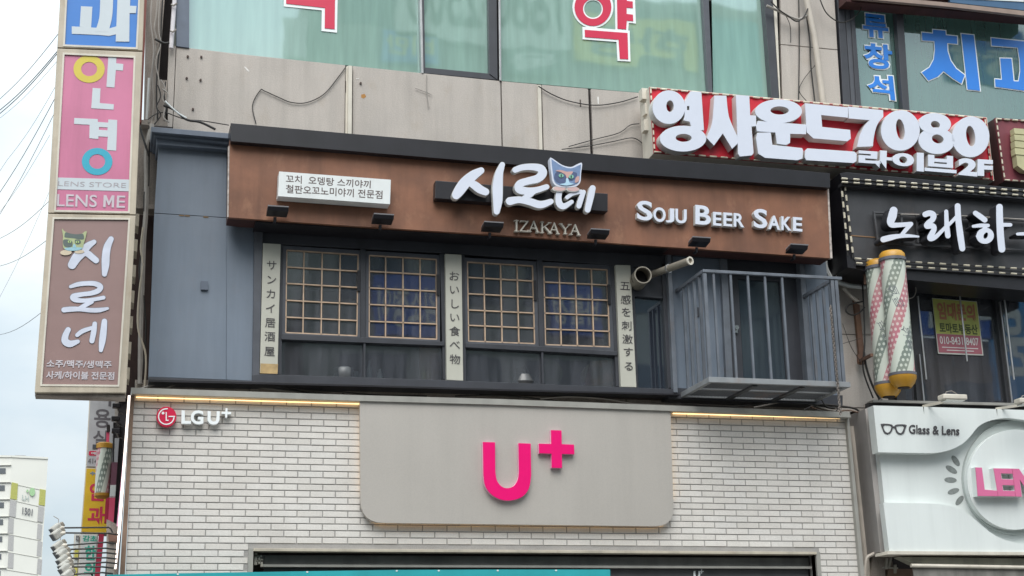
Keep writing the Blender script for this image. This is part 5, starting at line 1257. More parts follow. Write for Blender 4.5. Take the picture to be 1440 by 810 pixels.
m = MB(); m.prism([(1249, 774.8), (1490, 776.6), (1490, 780.5), (1248, 779.5)], YO-.14, .3); m.build('bottom_trim', cream2, op)
m = MB(); m.prism(ell(1428, 671, 73, 80, 0, 72), YO-.05, .048); m.build('ring', lens_g, op, bevel=.006)
m = MB(); m.prism(ell(1428, 674.5, 67.5, 70.5, 0, 72), YO-.13, .078); m.build('round_plate', lens_w, op, bevel=.004)
for x, y, rt, a_ in [(1344, 648, 55, 8.8), (1338, 660.3, 32, 9.2), (1336.7, 675, 4, 8.7), (1340.8, 690.8, -18, 8.4), (1349.5, 703.8, -52, 8)]:
    m = MB(); m.prism(ell(x, y, a_, 3.9, rt, 24), YO-.003, .002); m.build('petal_mark', M('petal_grey', (.22, .24, .23), .5, var=.25, scale=30), op)
def pinkl(poly):
    m = MB(); m.prism(poly, YO-.24, .01); a = m.build('letter', pink_l, op); m = MB(); m.prism(grow(poly, .4), YO-.229, .1); m.build('letter_return', lens_w, a)
pinkl([(1372, 657.3), (1380.8, 657.6), (1384.8, 688.5), (1402.2, 690), (1403.3, 697.8), (1375.2, 697.4)])
pinkl([(1397.5, 658.6), (1423, 659), (1424, 666), (1407.5, 665.6), (1408.6, 673.8), (1425, 674.2), (1425.8, 682.4), (1409.6, 682), (1410.6, 690), (1427, 690.4), (1427.6, 698), (1403.8, 697.6)])
pinkl([(1423.6, 659), (1433, 659.3), (1450, 684), (1446, 659.6), (1454, 659.8), (1459, 699), (1450, 698.8), (1434, 674), (1437, 698.4), (1428.4, 698)])
m = MB(); text(m, 'Glass & Lens', [(1278.3, 597), (1349.3, 599.6), (1349.2, 612), (1278.6, 609.6)], YO-.16, .008, .012); m.build('lettering', ink, op)
z = Z(1190, 540, 5.76)
m = MB()
def rim(o_, i_): m.prism(z(smooth(o_, 5)), YO-.16, .008, [z(smooth(i_, 5))])
rim([(286, 326), (330, 322), (372, 330), (378, 350), (368, 385), (340, 405), (312, 396), (298, 370)], [(300, 336), (332, 331), (362, 337), (367, 352), (357, 380), (338, 394), (318, 386), (307, 365)])
rim([(396, 334), (440, 326), (488, 332), (480, 360), (468, 395), (440, 408), (412, 395), (398, 365)], [(408, 342), (440, 336), (472, 340), (466, 362), (455, 388), (438, 397), (420, 387), (409, 365)])
m.prism(z([(372, 342), (402, 342), (402, 354), (372, 354)]), YO-.1612, .008); m.prism(z([(281, 322), (310, 322), (306, 342), (292, 344)]), YO-.1612, .008); m.prism(z([(462, 326), (490, 332), (482, 350), (468, 346)]), YO-.1612, .008)
m.build('glasses_mark', ink, op)
m = MB()
for x in (1298, 1401): m.prism([(x, 572+(x-1298)*.03), (x+1.2, 572+(x-1298)*.03), (x+1.6, 582+(x-1298)*.03)], YO-.1525, .001)
m.build('crack', M('crack', (.1, .1, .09), .9), op)
def flood(x, y, ax, ay, lb):
    t = thing('sign_floodlight', lb, 'floodlight', group='white floodlights over the optician sign')
    p = P(x, y, YO-.55); 
    m = MB(); m.box(p.x-.155, p.x+.155, p.y-.06, p.y+.08, p.z-.03, p.z+.03); m.build('lamp_head', cream2, t, bevel=.012)
    m = MB(); m.box(p.x-.12, p.x+.12, p.y-.05, p.y+.07, p.z-.045, p.z-.031); m.build('lens', M('lamp_lens', (.5, .5, .45), .2), t)
    a = P(ax, ay, YO-.05); m = MB(); m.bar(a, p+Vector((-.03, .04, -.03)), .022, .03); m.build('arm', cream2, t)
    m = MB(); m.tube([p+Vector((-.07, .05, .03)), p+Vector((-.05, .05, .075)), p+Vector((.02, .05, .09)), p+Vector((.08, .05, .06)), p+Vector((.09, .05, .03))], .005, 5); m.build('cord', cable_g, t)
flood(1340, 559, 1298, 571.5, 'white floodlight on an arm above the optician sign, left one')
flood(1447, 564.5, 1401, 575, 'white floodlight cropped by the right edge above the optician sign')
# awning under the sign
aw2 = thing('rolled_awning', 'grey fabric awning with a cream roller under the white optician sign', 'awning')
m = MB(); m.prism([(1256, 780), (1490, 782), (1490, 800), (1290, 792)], -.5, .1); m.build('dark_recess', dark_gap, aw2)
m = MB(); m.prism([(1265, 783), (1490, 786), (1490, 795.5), (1287, 793.5)], -.72, .15); m.build('awning_cover', M('awning_cream', (.42, .41, .33), .6, streak=.4), aw2, bevel=.004)
m = MB(); m.tube([P(1281, 795.3, -.8), P(1500, 799, -.8)], .022, 10); m.build('roller_bar', cream2, aw2)
m = MB(); m.prism([(1284, 798), (1500, 801), (1510, 830), (1288, 830)], -.78, .02); m.build('fabric', M('awning_grey', (.22, .21, .19), .8, streak=.5, var=.3, scale=5), aw2)
m = MB(); m.prism([(1228, 780), (1244, 782), (1246, 830), (1222, 830)], -.3, .2); m.build('mount_block', stone_d, aw2)
m = MB(); m.prism([(1250, 800), (1284, 800), (1286, 830), (1244, 830)], -.32, .2); m.build('mount_block', M('rusty_block', (.22, .15, .11), .8, rust=.5), aw2)
for q in ([(1246, 785), (1249, 785), (1248, 800), (1245, 800)], [(1252, 784), (1255, 784), (1252, 797), (1249, 797)], [(1242, 797), (1263, 798), (1263, 800), (1242, 799)], [(1258, 794), (1261, 794), (1261, 806), (1258, 806)]): m = MB(); m.prism(q, -.4-.01*R.random(), .03); m.build('bracket', M('bracket_metal', (.38, .36, .31), .5, rust=.4), aw2)
# ------------------------------------------------------------------ tall blade signs on the left
YBL = -1.25
def bl_edge(y):   # outer left / right edges by height in the photo
    Lx = [( -80, 89), (0, 84.2), (113, 77.9), (310, 66.7), (552, 48.7)]; Rx = [(-80, 206), (0, 202), (113, 199.5), (310, 190.5), (552, 177.5)]
    def it(T):
        for (a, b), (c, d) in zip(T, T[1:]):
            if y <= c: return b+(d-b)*(y-a)/(c-a)
        return T[-1][1]
    return it(Lx), it(Rx)
def blade(y0l, y0r, y1l, y1r, lb, inner, face_mat, name='blade_sign', depth=.3):
    t = thing(name, lb, 'sign', group='tall blade signs stacked at the building corner')
    q = [(bl_edge(y0l)[0], y0l), (bl_edge(y0r)[1], y0r), (bl_edge(y1r)[1], y1r), (bl_edge(y1l)[0], y1l)]
    m = MB(); m.prism(q, YBL, depth, [inner]); m.build('box_frame', cream, t, bevel=.006)
    m = MB(); m.prism(grow(inner, 1.2), YBL-.006, .01, [grow(inner, -1.4)]); m.build('inner_trim', cream2, t)
    m = MB(); m.prism(inner, YBL+.01, .02); m.build('face_panel', face_mat, t)
    m = MB(); m.prism(inset(q, 3), YBL+depth-.03, .02); m.build('rear_panel', cream, t)
    return t
def vin(t, poly, mat, holes=(), dy=0, name='letter'):
    m = MB(); m.prism(poly, YBL+.006-dy, .003, holes); m.build(name, mat, t)
zA, zB, zC = Z(50, 0, 7.17), Z(0, 0, 3.99), Z(0, 200, 3.99)
b1 = blade(-80, -75, 66.5, 71, 'blue blade sign with a cropped grey Korean letter at top left', [(96.5, -70), (199, -64), (192.4, 68), (89.8, 63.8)], blade_blue)
vin(b1, zA([(458, 62), (573, 68), (560, 278), (445, 268)]), blade_grey)
vin(b1, zA([(365, 265), (450, 270), (620, 280), (740, 288), (815, 265), (815, 345), (740, 362), (640, 352), (365, 340)]), blade_grey, dy=.001)
vin(b1, zA(soft([(655, -150), (782, -150), (780, 60), (768, 190), (735, 320), (600, 320), (640, 190), (650, 60)], {0, 1, 4, 5})), blade_grey, dy=.002)
vin(b1, zA([(832, -150), (957, -150), (953, 58), (1018, 60), (1012, 132), (948, 132), (945, 420), (808, 418)]), blade_grey, dy=.003)
b2 = blade(68, 73, 299, 301.5, 'pink blade sign with a yellow ring letter and the words LENS ME', [(89.4, 75), (189.5, 79.8), (181.3, 298.5), (77.3, 296.5)], blade_pink)
vin(b2, ell(125.3, 97, 22, 19.3), yellow, [ell(125.3, 97, 11.2, 10)])
vin(b2, zB([(608, 318), (653, 319), (652, 355), (692, 359), (690, 396), (650, 393), (642, 491), (597, 487)]), blade_grey)
vin(b2, zB([(520, 493), (564, 496), (560, 578), (639, 585), (637, 615), (512, 607)]), blade_grey)
vin(b2, zB([(417, 662), (548, 668), (549, 684), (607, 688), (608, 670), (658, 673), (652, 845), (600, 842), (605, 768), (552, 765), (551, 780), (501, 775), (503, 700), (415, 695)]), blade_grey, [zB([(556, 712), (604, 715), (603, 731), (555, 728)])])
vin(b2, zC(ell(545, 108, 86, 76)), teal_v, [zC(ell(545, 108, 45, 41))])
vin(b2, [(79.6, 249.5), (183.4, 252.6), (182.6, 269), (78.8, 266)], blade_grey, name='grey_band')
m = MB(); text(m, 'LENS STORE', [(82, 254.6), (177.5, 257.4), (177, 264), (81.4, 261.2)], YBL+.004, .001, -.008); m.build('lettering', M('band_ink', (.40, .36, .38), .5), b2)
dw = M('dull_white', (.56, .50, .54), .5)
for s, q in (('LENS', [(80.5, 272.6), (136.8, 274.2), (136, 291.4), (79.8, 290.2)]), ('E', [(164.6, 275), (176.4, 275.3), (175.6, 292.2), (163.8, 292)])):
    m = MB(); text(m, s, q, YBL+.004, .003, .008); m.build('lettering', dw, b2)
m = MB(); m.prism([(145.8, 274.4), (149.6, 274.5), (153.2, 283.5), (157.2, 274.7), (161, 274.8), (160.2, 291.8), (156.9, 291.7), (157.3, 281), (153.8, 288.6), (152.2, 288.5), (149, 281), (148.4, 291.5), (145, 291.4)], YBL+.004, .003); m.build('lettering', dw, b2)
b3 = blade(300.5, 303, 552, 552.5, 'brown blade sign with white brush letters 시로네 and a cat face', [(75, 306.5), (182, 307.5), (166.7, 542.6), (57.6, 541.6)], blade_brown)
z8 = Z(50, 310, 9); z9 = Z(40, 390, 8)
bw_ = M('blade_white', (.60, .63, .73), .4); halo = M('letter_halo', (.20, .19, .21), .4)
def bst(strokes, zz, s):
    o = MB(); o2 = MB(); st = [(zz(pts), [w_/s for w_ in ws]) for pts, ws in strokes]
    o.strokes(st, YBL+.001, .002); o2.strokes([(p_, [w_+1.4 for w_ in ws]) for p_, ws in st], YBL+.006, .002)
    a = o.build('letter', bw_, b3); o2.build('letter_outline', halo, a)
bst([([(740, 272), (660, 325), (590, 400), (520, 470), (462, 562)], [58, 90, 120, 120, 106]), ([(590, 400), (660, 420), (710, 460), (765, 505)], [80, 80, 80, 76])], z8, 9)
bst([([(955, 235), (910, 330), (890, 440), (885, 560), (872, 680)], [68, 92, 98, 96, 62])], z8, 9)
bst([([(475, 105), (560, 78), (660, 68), (750, 72), (808, 105), (785, 150), (700, 180), (600, 192), (505, 215), (520, 250), (620, 262), (740, 248), (845, 228)], [38, 50, 50, 56, 62, 58, 52, 50, 60, 56, 46, 42, 42]), ([(710, 275), (640, 312), (575, 350)], [50, 50, 44]), ([(400, 366), (480, 358), (580, 358), (700, 370), (800, 368), (890, 350)], [58, 58, 50, 50, 50, 30])], z9, 8)
bst([([(446, 590), (415, 660), (415, 720), (470, 748), (555, 722)], [60, 70, 80, 74, 44]), ([(548, 650), (610, 605), (715, 568)], [44, 50, 40]), ([(746, 522), (735, 610), (714, 715)], [50, 60, 56]), ([(855, 495), (845, 600), (830, 720), (815, 820)], [60, 72, 72, 44])], z9, 8)
catd = smooth([(335, 105), (365, 135), (440, 165), (520, 175), (590, 165), (620, 142), (648, 140), (632, 220), (612, 290), (595, 345), (540, 378), (470, 386), (395, 378), (352, 345), (345, 260), (348, 200)], 4)
vin(b3, z8(catd), M('cat_sage', (.40, .45, .24), .5), dy=.008, name='cat_head')
for i, (pts, c_) in enumerate([(smooth([(380, 150), (440, 165), (520, 175), (590, 168), (610, 190), (610, 235), (560, 240), (480, 225), (380, 215), (365, 200)], 3), M('cat_slate', (.10, .13, .12), .5)), (smooth([(350, 250), (400, 240), (460, 262), (465, 320), (420, 340), (360, 320)], 3), _m['cat_slate']), (smooth([(500, 245), (555, 245), (575, 275), (545, 300), (505, 290)], 3), _m['cat_slate']),
                       (smooth([(370, 350), (470, 340), (590, 345), (550, 375), (470, 384), (395, 376)], 3), M('cat_sky', (.30, .52, .60), .5)), (smooth([(470, 330), (490, 295), (515, 330), (500, 345)], 3), _m['cat_sky']), (ell(430, 268, 22, 17), M('cat_eye', (.38, .52, .20), .5)), (ell(530, 272, 22, 16), _m['cat_eye']), (ell(430, 268, 5, 14), cpu), (ell(530, 272, 5, 14), cpu)]):
    vin(b3, z8(pts), c_, dy=.0095+.0006*i, name='cat_marking')
vin(b3, z8(ell(385, 405, 72, 34, -3)), M('paw_cream', (.62, .52, .38), .5), dy=.009, name='paw'); vin(b3, z8(ell(555, 396, 62, 22, -3)), _m['paw_cream'], dy=.009, name='paw')
for s, q in (('소주/맥주/생맥주', [(65.8, 505.6), (157.5, 507.6), (156.6, 518), (65, 516.6)]), ('사케/하이볼 전문점', [(65.2, 521.6), (161, 523.2), (160.4, 534), (64.4, 532.8)])):
    m = MB(); text(m, s, q, YBL+.004, .002, .022); m.build('lettering', M('blade_text', (.56, .52, .55), .5), b3)
m = MB(); m.box(P(49, 552, YBL).x, P(177, 552, YBL).x, YBL+.05, YBL+.25, P(110, 552, YBL).z-.03, P(110, 552, YBL).z+.0); m.build('support_plate', stone_d, b3)

# ------------------------------------------------------------------ far blade signs of the side street
YD = 1.2
def fsign(q, lb, mat, Y=YD, name='blade_sign', rim=cream2):
    t = thing(name, lb, 'sign', group='small blade signs along the side street')
    m = MB(); m.prism(q, Y, .25); m.build('box_frame', rim, t); m = MB(); m.prism(inset(q, 1.4), Y-.01, .01); m.build('face_panel', mat, t); return t
gs = M('far_grey', (.46, .46, .47), .5, streak=.1); yl = M('far_yellow', (.68, .44, .02), .5); wt = M('far_white', (.66, .68, .66), .5)
def ft(t, s, q, mat, Y=YD, off=.02, d=.002):
    m = MB(); text(m, s, q, Y-.013, d, off); m.build('lettering', mat, t)
tk = M('far_dark_ink', (.12, .11, .12), .6)
t = fsign([(126.5, 545), (168, 548), (165, 659), (120.5, 657)], 'grey blade sign reading 미용실 with number 414 under the brown blade sign', gs)
ft(t, '미', [(136, 545), (157, 545.5), (156, 572), (134.5, 566)], tk); ft(t, '용', [(132.5, 575), (156, 575.5), (155, 602), (132, 601)], tk); ft(t, '실', [(131, 605), (152, 605.5), (151, 628), (130.5, 627)], tk)
m = MB(); m.prism(rrect([(125, 634), (146, 634.4), (145.5, 641), (124.6, 640.6)], 2.5), YD-.013, .003); m.build('red_badge', red_vinyl, t); ft(t, '예약', [(128, 635.3), (144, 635.6), (144, 639.6), (128, 639.3)], wt, YD-.004)
ft(t, '414', [(123.8, 644.6), (137, 644.8), (136.7, 652.4), (123.6, 652)], tk, off=0)
t = fsign([(120.4, 657.5), (160, 659), (152, 751), (113.4, 749)], 'yellow blade sign with red letters 안과 below the grey blade sign', yl)
rv = M('far_red', (.55, .03, .08), .5)
ft(t, '안', [(126.5, 678), (150, 678.5), (148, 705), (125, 704)], rv, off=.03); ft(t, '과', [(124.5, 712), (148, 712.5), (147, 738), (122.5, 737)], rv, off=.03); ft(t, '수', [(126.5, 663), (134, 663.2), (134, 668.5), (126.5, 668.3)], M('far_blue', (.1, .25, .5), .5), off=.03)
t = fsign([(113.2, 750), (138, 751), (134, 830), (108, 829)], 'white blade sign with green letters 감초 at the bottom left', wt)
gv = M('far_green', (.03, .38, .26), .5)
ft(t, '감초', [(116.3, 752.6), (136.6, 753.4), (136.2, 762), (116, 761.2)], gv, off=.03); ft(t, '한', [(119.5, 767), (135, 767.5), (134.5, 788), (118.8, 787.5)], gv, off=.04); ft(t, '의', [(118.5, 791), (134, 791.5), (133.5, 812), (117.8, 811.5)], gv, off=.04)
t = fsign([(104.5, 751), (112.6, 751.4), (108, 830), (99.5, 829)], 'pale narrow blade sign with a yellow panel at the far bottom left', wt, 4.0)
m = MB(); m.prism([(105, 773), (110.6, 773.2), (109.6, 786), (104.2, 785.8)], 3.97, .01); m.prism([(103.6, 796), (109.2, 796.2), (108, 812), (102.6, 811.8)], 3.97, .01); m.build('yellow_panel', M('far_pale_yellow', (.60, .55, .12), .5), t)
m = MB(); m.prism([(107, 753), (111.4, 753.2), (111, 760), (106.6, 759.8)], 3.97, .01, [[(108, 754.4), (110.4, 754.5), (110.2, 758.6), (107.8, 758.5)]]); m.build('lettering', tk, t)
# red strip signs and side wall of the street
t = thing('red_strip_sign', 'narrow red and white strip sign beside the small barber pole', 'sign')
m = MB(); m.prism([(139, 751), (146.5, 751.2), (140, 815), (132.5, 815)], .9, .1); m.build('lower_strip', M('strip_red', (.42, .02, .06), .5), t)
m = MB(); m.prism([(152, 650), (160.5, 650), (155, 735), (146.5, 735)], .95, .1); m.build('upper_strip', _m['strip_red'], t)
m = MB(); m.prism([(150.5, 598), (154.8, 598), (153.4, 623), (149, 623)], .9, .1); m.build('pink_strip', M('strip_pink', (.7, .08, .16), .5), t)
m = MB(); m.prism([(150.2, 597.2), (154.8, 597.2), (155, 607), (150, 607)], .88, .02); m.build('dark_clip', dark_gap, t)
t = thing('striped_post', 'thin white and red striped post hugging the side of the brick shopfront', 'post')
for i, (y0, y1, mt) in enumerate([(594, 616, dark_gap), (616, 650, gs), (650, 697, M('post_mauve', (.16, .06, .09), .5)), (697, 700, wt), (682, 698, wt), (700, 738, _m['strip_pink']), (738, 756, wt)]):
    x0 = 161-(y0-594)*.066; x1 = 161-(y1-594)*.066
    m = MB(); m.prism([(x0, y0), (x0+8, y0), (x1+8, y1), (x1, y1)], .5-.01*i, .08); m.build('band', mt, t)
t = thing('side_street_wall', 'dark side wall between the striped post and the brick shopfront', 'wall')
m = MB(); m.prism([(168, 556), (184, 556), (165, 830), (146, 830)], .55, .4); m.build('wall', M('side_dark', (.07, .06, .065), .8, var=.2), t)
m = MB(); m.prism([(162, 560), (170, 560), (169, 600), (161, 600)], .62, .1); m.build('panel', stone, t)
t = thing('small_barber_pole', 'small old barber pole hanging between the yellow and red signs at left', 'barber pole')
pt_, pb_ = P(147.5, 631, .6), P(143.4, 694, .6); cc = Vector(((pt_.x+pb_.x)/2, .6, pb_.z)); Hh = pt_.z-pb_.z
bm2 = bpy.data.materials['barber_stripes_0'].copy(); bm2.name = 'small_barber_stripes'
t.location = cc
m = MB(); m.lathe(cc, [(.082, 0), (.085, Hh)], 24); m.build('striped_tube', bm2, t)
m = MB(); m.lathe(cc, [(.05, -.055), (.085, -.03), (.088, 0)], 24); m.build('gold_cap', gold, t); m = MB(); m.lathe(cc+Vector((0, 0, Hh)), [(.095, 0), (.095, .05), (.07, .065)], 24); m.build('gold_cap', gold, t)
m = MB(); m.box(cc.x-.13, cc.x-.07, .57, .63, cc.z+Hh-.01, cc.z+Hh+.04); m.build('bracket', char_lite, t)
for i, (x, y, lb) in enumerate([(164, 571, 'upper small black lamp clamped under the brown blade sign'), (162.5, 589, 'middle small black lamp clamped beside the grey blade sign'), (163, 606, 'lower small black lamp clamped beside the grey blade sign')]):
    t = thing('clamp_lamp', lb, 'lamp', group='small black clamp lamps beside the brick shopfront'); p = P(x, y, .2)
    m = MB(); m.box(p.x-.045, p.x+.045, p.y-.05, p.y+.05, p.z-.022, p.z+.022); m.build('lamp_head', black_sheet, t, bevel=.006)
    m = MB(); m.tube([p, p+Vector((.03, .06, -.06)), p+Vector((.07, .2, -.05))], .008, 5); m.build('bracket', cable_g, t)
m = MB(); p = P(160, 620, .3); m.tube([P(160.5, 594, .3), P(159, 650, .3)], .012, 6); tag(m.build('thin_pole', cable_b), 'thin dark pole beside the small barber pole', 'pole')

# lamp cluster on arms
arms = [((190, 388), (580, 384), (135, 392), 'topmost'), ((200, 432), (570, 436), (140, 440), 'second from the top'), ((215, 540), (550, 515), (152, 545), 'third from the top with bent wire'), ((220, 577), (550, 566), (170, 595), 'fourth from the top'),
        ((235, 612), (556, 606), (190, 615), 'fifth from the top'), ((245, 655), (556, 650), (195, 668), 'fourth from the bottom'), ((250, 705), (555, 690), (210, 715), 'third from the bottom'), ((255, 730), (522, 730), (215, 745), 'second from the bottom'), ((270, 795), (520, 780), (232, 800), 'lowest of the row')]
zz = Z(60, 680, 6.23); lampm = M('lamp_cast', (.42, .41, .37), .6, var=.25, scale=20, rust=.3)
for i, (a, b, h, wh) in enumerate(arms):
    t = thing('arm_floodlight', 'grey floodlight on long black arm, '+wh+' at bottom left', 'floodlight', group='floodlights on long arms at the bottom left')
    Yl = -.9-.06*i; pa, pb, ph = P(*zz([a])[0], Yl), P(*zz([b])[0], Yl), P(*zz([h])[0], Yl)
    m = MB(); pts = [pa, pb]
    if i == 0: pts += [P(*zz([(600, 400)])[0], Yl), P(*zz([(612, 430)])[0], Yl)]
    else: pts += [pb+Vector((.1, .12, 0))]
    m.tube(pts, .009, 6); m.build('arm', cable_b, t)
    c0 = ph; e0, e1 = c0+Vector((-.052, -.02, -.04)), c0+Vector((.02, .02, .028))
    m = MB(); m.bar(e0, e1, .075, .085); m.build('lamp_head', lampm, t, bevel=.016)
    m = MB(); m.bar(e0+(e0-e1)*.06, e0, .066, .074); m.build('lens', M('lamp_glass_dark', (.12, .12, .12), .25), t)
    m = MB(); m.bar(e1, e1+(e1-e0)*.35, .045, .05); m.build('rear_cap', M('lamp_cap_rust', (.25, .22, .18), .7, rust=.5, scale=20), t, bevel=.008)
    m = MB(); m.tube([c0+Vector((.01, 0, .0)), c0.lerp(pa, .6), pa], [.028, .022, .014], 8); m.build('knuckle', cream2, t)
    if i in (0, 2): m = MB(); m.tube([c0+Vector((-.0, 0, .05)), c0+Vector((.0, 0, .09)), c0+Vector((-.05, 0, .12))], .004, 5); m.build('wire', cable_g, t)
t = thing('lamp_post_box', 'grey metal post with a rusty brown box holding the row of floodlights', 'post')
m = MB(); m.prism([(150.5, 762), (160.5, 760), (160, 830), (150, 830)], -.75, .12); m.build('post', stone_d, t)
m = MB(); m.prism([(152, 750), (165.5, 750), (165, 761), (153, 761)], -.8, .16); m.build('rusty_box', M('rust_box', (.20, .10, .07), .7, rust=.5), t)

# ------------------------------------------------------------------ distant apartment block
apt = thing('apartment_tower', 'pale apartment tower with 1501 and a green logo far away at the bottom left', 'building')
Ya = 230.0
zc = P(16.5, 641, Ya).z; Yb = Yfor(67, 653, zc); Yb = min(max(Yb, Ya+1), Ya+160); print('apt', zc, Yb)
C0 = P(16.5, 641, Ya); C0.z = zc; C1 = P(67, 653, Yb); C1.z = zc
dirR = (C1-C0).normalized(); dirL = Vector((-1, .06, 0)).normalized(); nrm = Vector((-dirL.y*-1, -1, 0))
aw_ = M('tower_white', (.72, .71, .65), .8, var=.04, scale=.2); aj = M('tower_joint', (.42, .41, .37), .8); ay = M('tower_yellow', (.42, .42, .12), .8); ag_ = M('tower_grey', (.42, .41, .40), .8)
CL = C0+dirL*40
m = MB(); pts = [C0, C1, C1+dirL*40, CL]
m.add([Vector((p.x, p.y, 0)) for p in pts]+pts, [(0, 1, 5, 4), (1, 2, 6, 5), (2, 3, 7, 6), (3, 0, 4, 7), (4, 5, 6, 7)]); m.build('wall', aw_, apt)
def on_plane(O, d, px, py, off=.0):
    """pixel ray onto the vertical plane through O along d"""
    nn = Vector((d.y, -d.x, 0)); 
    rd = _f*F+CR*(px-720)-CU*(py-405); t_ = ((O-CAM).dot(nn))/rd.dot(nn); return CAM+rd*t_
def quad_on(O, d, q, off, mat, name, parent=apt, th=.25):
    nn = Vector((d.y, -d.x, 0)).normalized()
    if nn.y > 0: nn = -nn
    ps_ = [on_plane(O, d, x, y)+nn*off for x, y in q]
    m = MB(); bk = [p-nn*th for p in ps_]; m.add(ps_+bk, [(0, 1, 2, 3), (7, 6, 5, 4), (0, 4, 5, 1), (1, 5, 6, 2), (2, 6, 7, 3), (3, 7, 4, 0)]); return m.build(name, mat, parent)
zt = Z(0, 620, 8.1)
quad_on(C0, dirR, zt([(132, 472), (203, 487), (192, 672), (116, 658)]), .12, ay, 'yellow_panel')
quad_on(C0, dirR, zt([(455, 548), (519, 560), (510, 740), (440, 728)]), .12, ay, 'yellow_panel')
quad_on(C0, dirR, [(14.2, 703), (23, 705), (21.5, 727.6), (12.7, 726)], .12, ag_, 'grey_panel')
quad_on(C0, dirR, [(54, 711.6), (62, 713.4), (60, 734.5), (52.5, 733)], .12, ag_, 'grey_panel')
for y0, y1 in [(679.5, 690), (702.5, 713.5), (726, 735.5), (751, 760), (776, 784), (801, 808)]:
    quad_on(C0, dirR, [(14-(y0-680)*.04, y0), (64-(y1-690)*.09, y1), (64-(y1-690)*.09, y1+.6), (14-(y0-680)*.04, y0+.6)], .06, aj, 'floor_joint')
for y0 in (728, 752, 777):
    quad_on(C0, dirR, [(12, y0), (19.5, y0+1.5), (18.5, y0+23), (10.6, y0+21.5)], .05, ag_, 'grey_strip'); quad_on(C0, dirR, [(53, y0+8.5), (59.5, y0+10), (58, y0+31), (51.5, y0+29.5)], .05, ag_, 'grey_strip')
wn_m = M('tower_window', (.12, .13, .14), .2)
for y0 in (658.5, 682.5, 706.5, 730.5, 754.5, 779, 803):
    quad_on(C0, dirL, [(-14, y0), (8-(y0-658)*.05, y0), (8-(y0-658)*.05, y0+7.5), (-14, y0+8)], .1, wn_m, 'window')
    quad_on(C0, dirL, [(-14, y0-4.2), (16-(y0-658)*.045, y0-4.6), (16-(y0-658)*.045, y0-3.8), (-14, y0-3.4)], .25, aj, 'floor_band')
def tplane(s, q, mat, name, off=.12):
    nn = Vector((dirR.y, -dirR.x, 0)).normalized(); nn = -nn if nn.y > 0 else nn
    m = MB(); text(m, s, q, 0, 0, off*.2, fn=lambda u, v: on_plane(C0, dirR, *bil(q, u, v))+nn*.16); m.build(name, mat, apt)
tplane('1501', [(31.5, 713.2), (46, 716), (45, 726), (31, 723.5)], M('tower_ink', (.15, .15, .16), .7), 'lettering')
tplane('LH', [(31, 696), (40.5, 698), (40, 705), (30.5, 703)], M('tower_pale_ink', (.45, .50, .46), .7), 'lettering')
for cx, cy, r_, nm in [(45, 692, 4.0, 'logo_circle'), (38.3, 690.7, 1.4, 'logo_circle')]:
    nn = Vector((dirR.y, -dirR.x, 0)).normalized(); nn = -nn if nn.y > 0 else nn
    ps_ = [on_plane(C0, dirR, x, y)+nn*.25 for x, y in ell(cx, cy, r_, r_*1.45, 0, 20)]
    m = MB(); m.add(ps_+[p-nn*.1 for p in ps_], [tuple(range(20))]+[(k, (k+1) % 20, (k+1) % 20+20, k+20) for k in range(20)]); m.build(nm, M('logo_green', (.35, .55, .30), .7), apt)
cp = P(29, 641, Ya+6); m = MB(); m.box(cp.x-.8, cp.x+.8, cp.y-.5, cp.y+2, zc, zc+1.0); m.build('roof_box', ag_, apt)
mu = MB(); mu.bar(C0+Vector((0, 0, -.1)), C1+Vector((0, 0, -.1)), .3); mu.bar(C0+Vector((0, 0, -.1)), CL+Vector((0, 0, -.1)), .3); mu.build('parapet', aw_, apt)

# ------------------------------------------------------------------ overhead cables crossing the sky
for i, (a, b, r, lb) in enumerate([((-8, 146), (84, 45), .010, 'topmost overhead cable reaching the blue blade sign'), ((-8, 161), (84, 68), .014, 'overhead cable second from the top left of the pink blade sign'), ((-8, 166), (84, 71), .014, 'overhead cable just under the second one left of the pink sign'), ((-8, 172), (82, 84), .006, 'thin overhead cable under the close pair left of the pink sign'),
                                   ((-8, 282), (80, 133), .010, 'steep overhead cable ending at the middle of the pink sign'), ((10, 225), (80, 118), .006, 'faint steep overhead cable left of the pink sign'), ((-8, 314), (78, 156), .008, 'steep overhead cable ending lower on the pink sign'), ((-8, 308), (70, 190), .005, 'faint steep overhead cable ending near the word LENS'),
                                   ((-8, 339), (72, 280), .008, 'overhead cable rising gently to the foot of the pink sign'), ((-8, 376), (68, 336), .008, 'overhead cable rising gently to the top of the brown sign'), ((-8, 472), (60, 438), .008, 'lowest overhead cable meeting the brown sign'), ((-8, 432), (70, 268), .004, 'faint very steep overhead cable crossing two others at left')]):
    p, q_ = P(*a, 3.5), P(*b, .2); sag = []
    for k in range(9): t_ = k/8; v = p.lerp(q_, t_); v.z -= .06*math.sin(math.pi*t_); sag.append(v)
    ext = p+(p-q_)*1.5
    o = MB().tube([ext]+sag, r*.4, 5).build('overhead_cable', M('cable_sky', (.16, .16, .17), .6)); tag(o, lb, 'cable', 'overhead cables at the left edge')

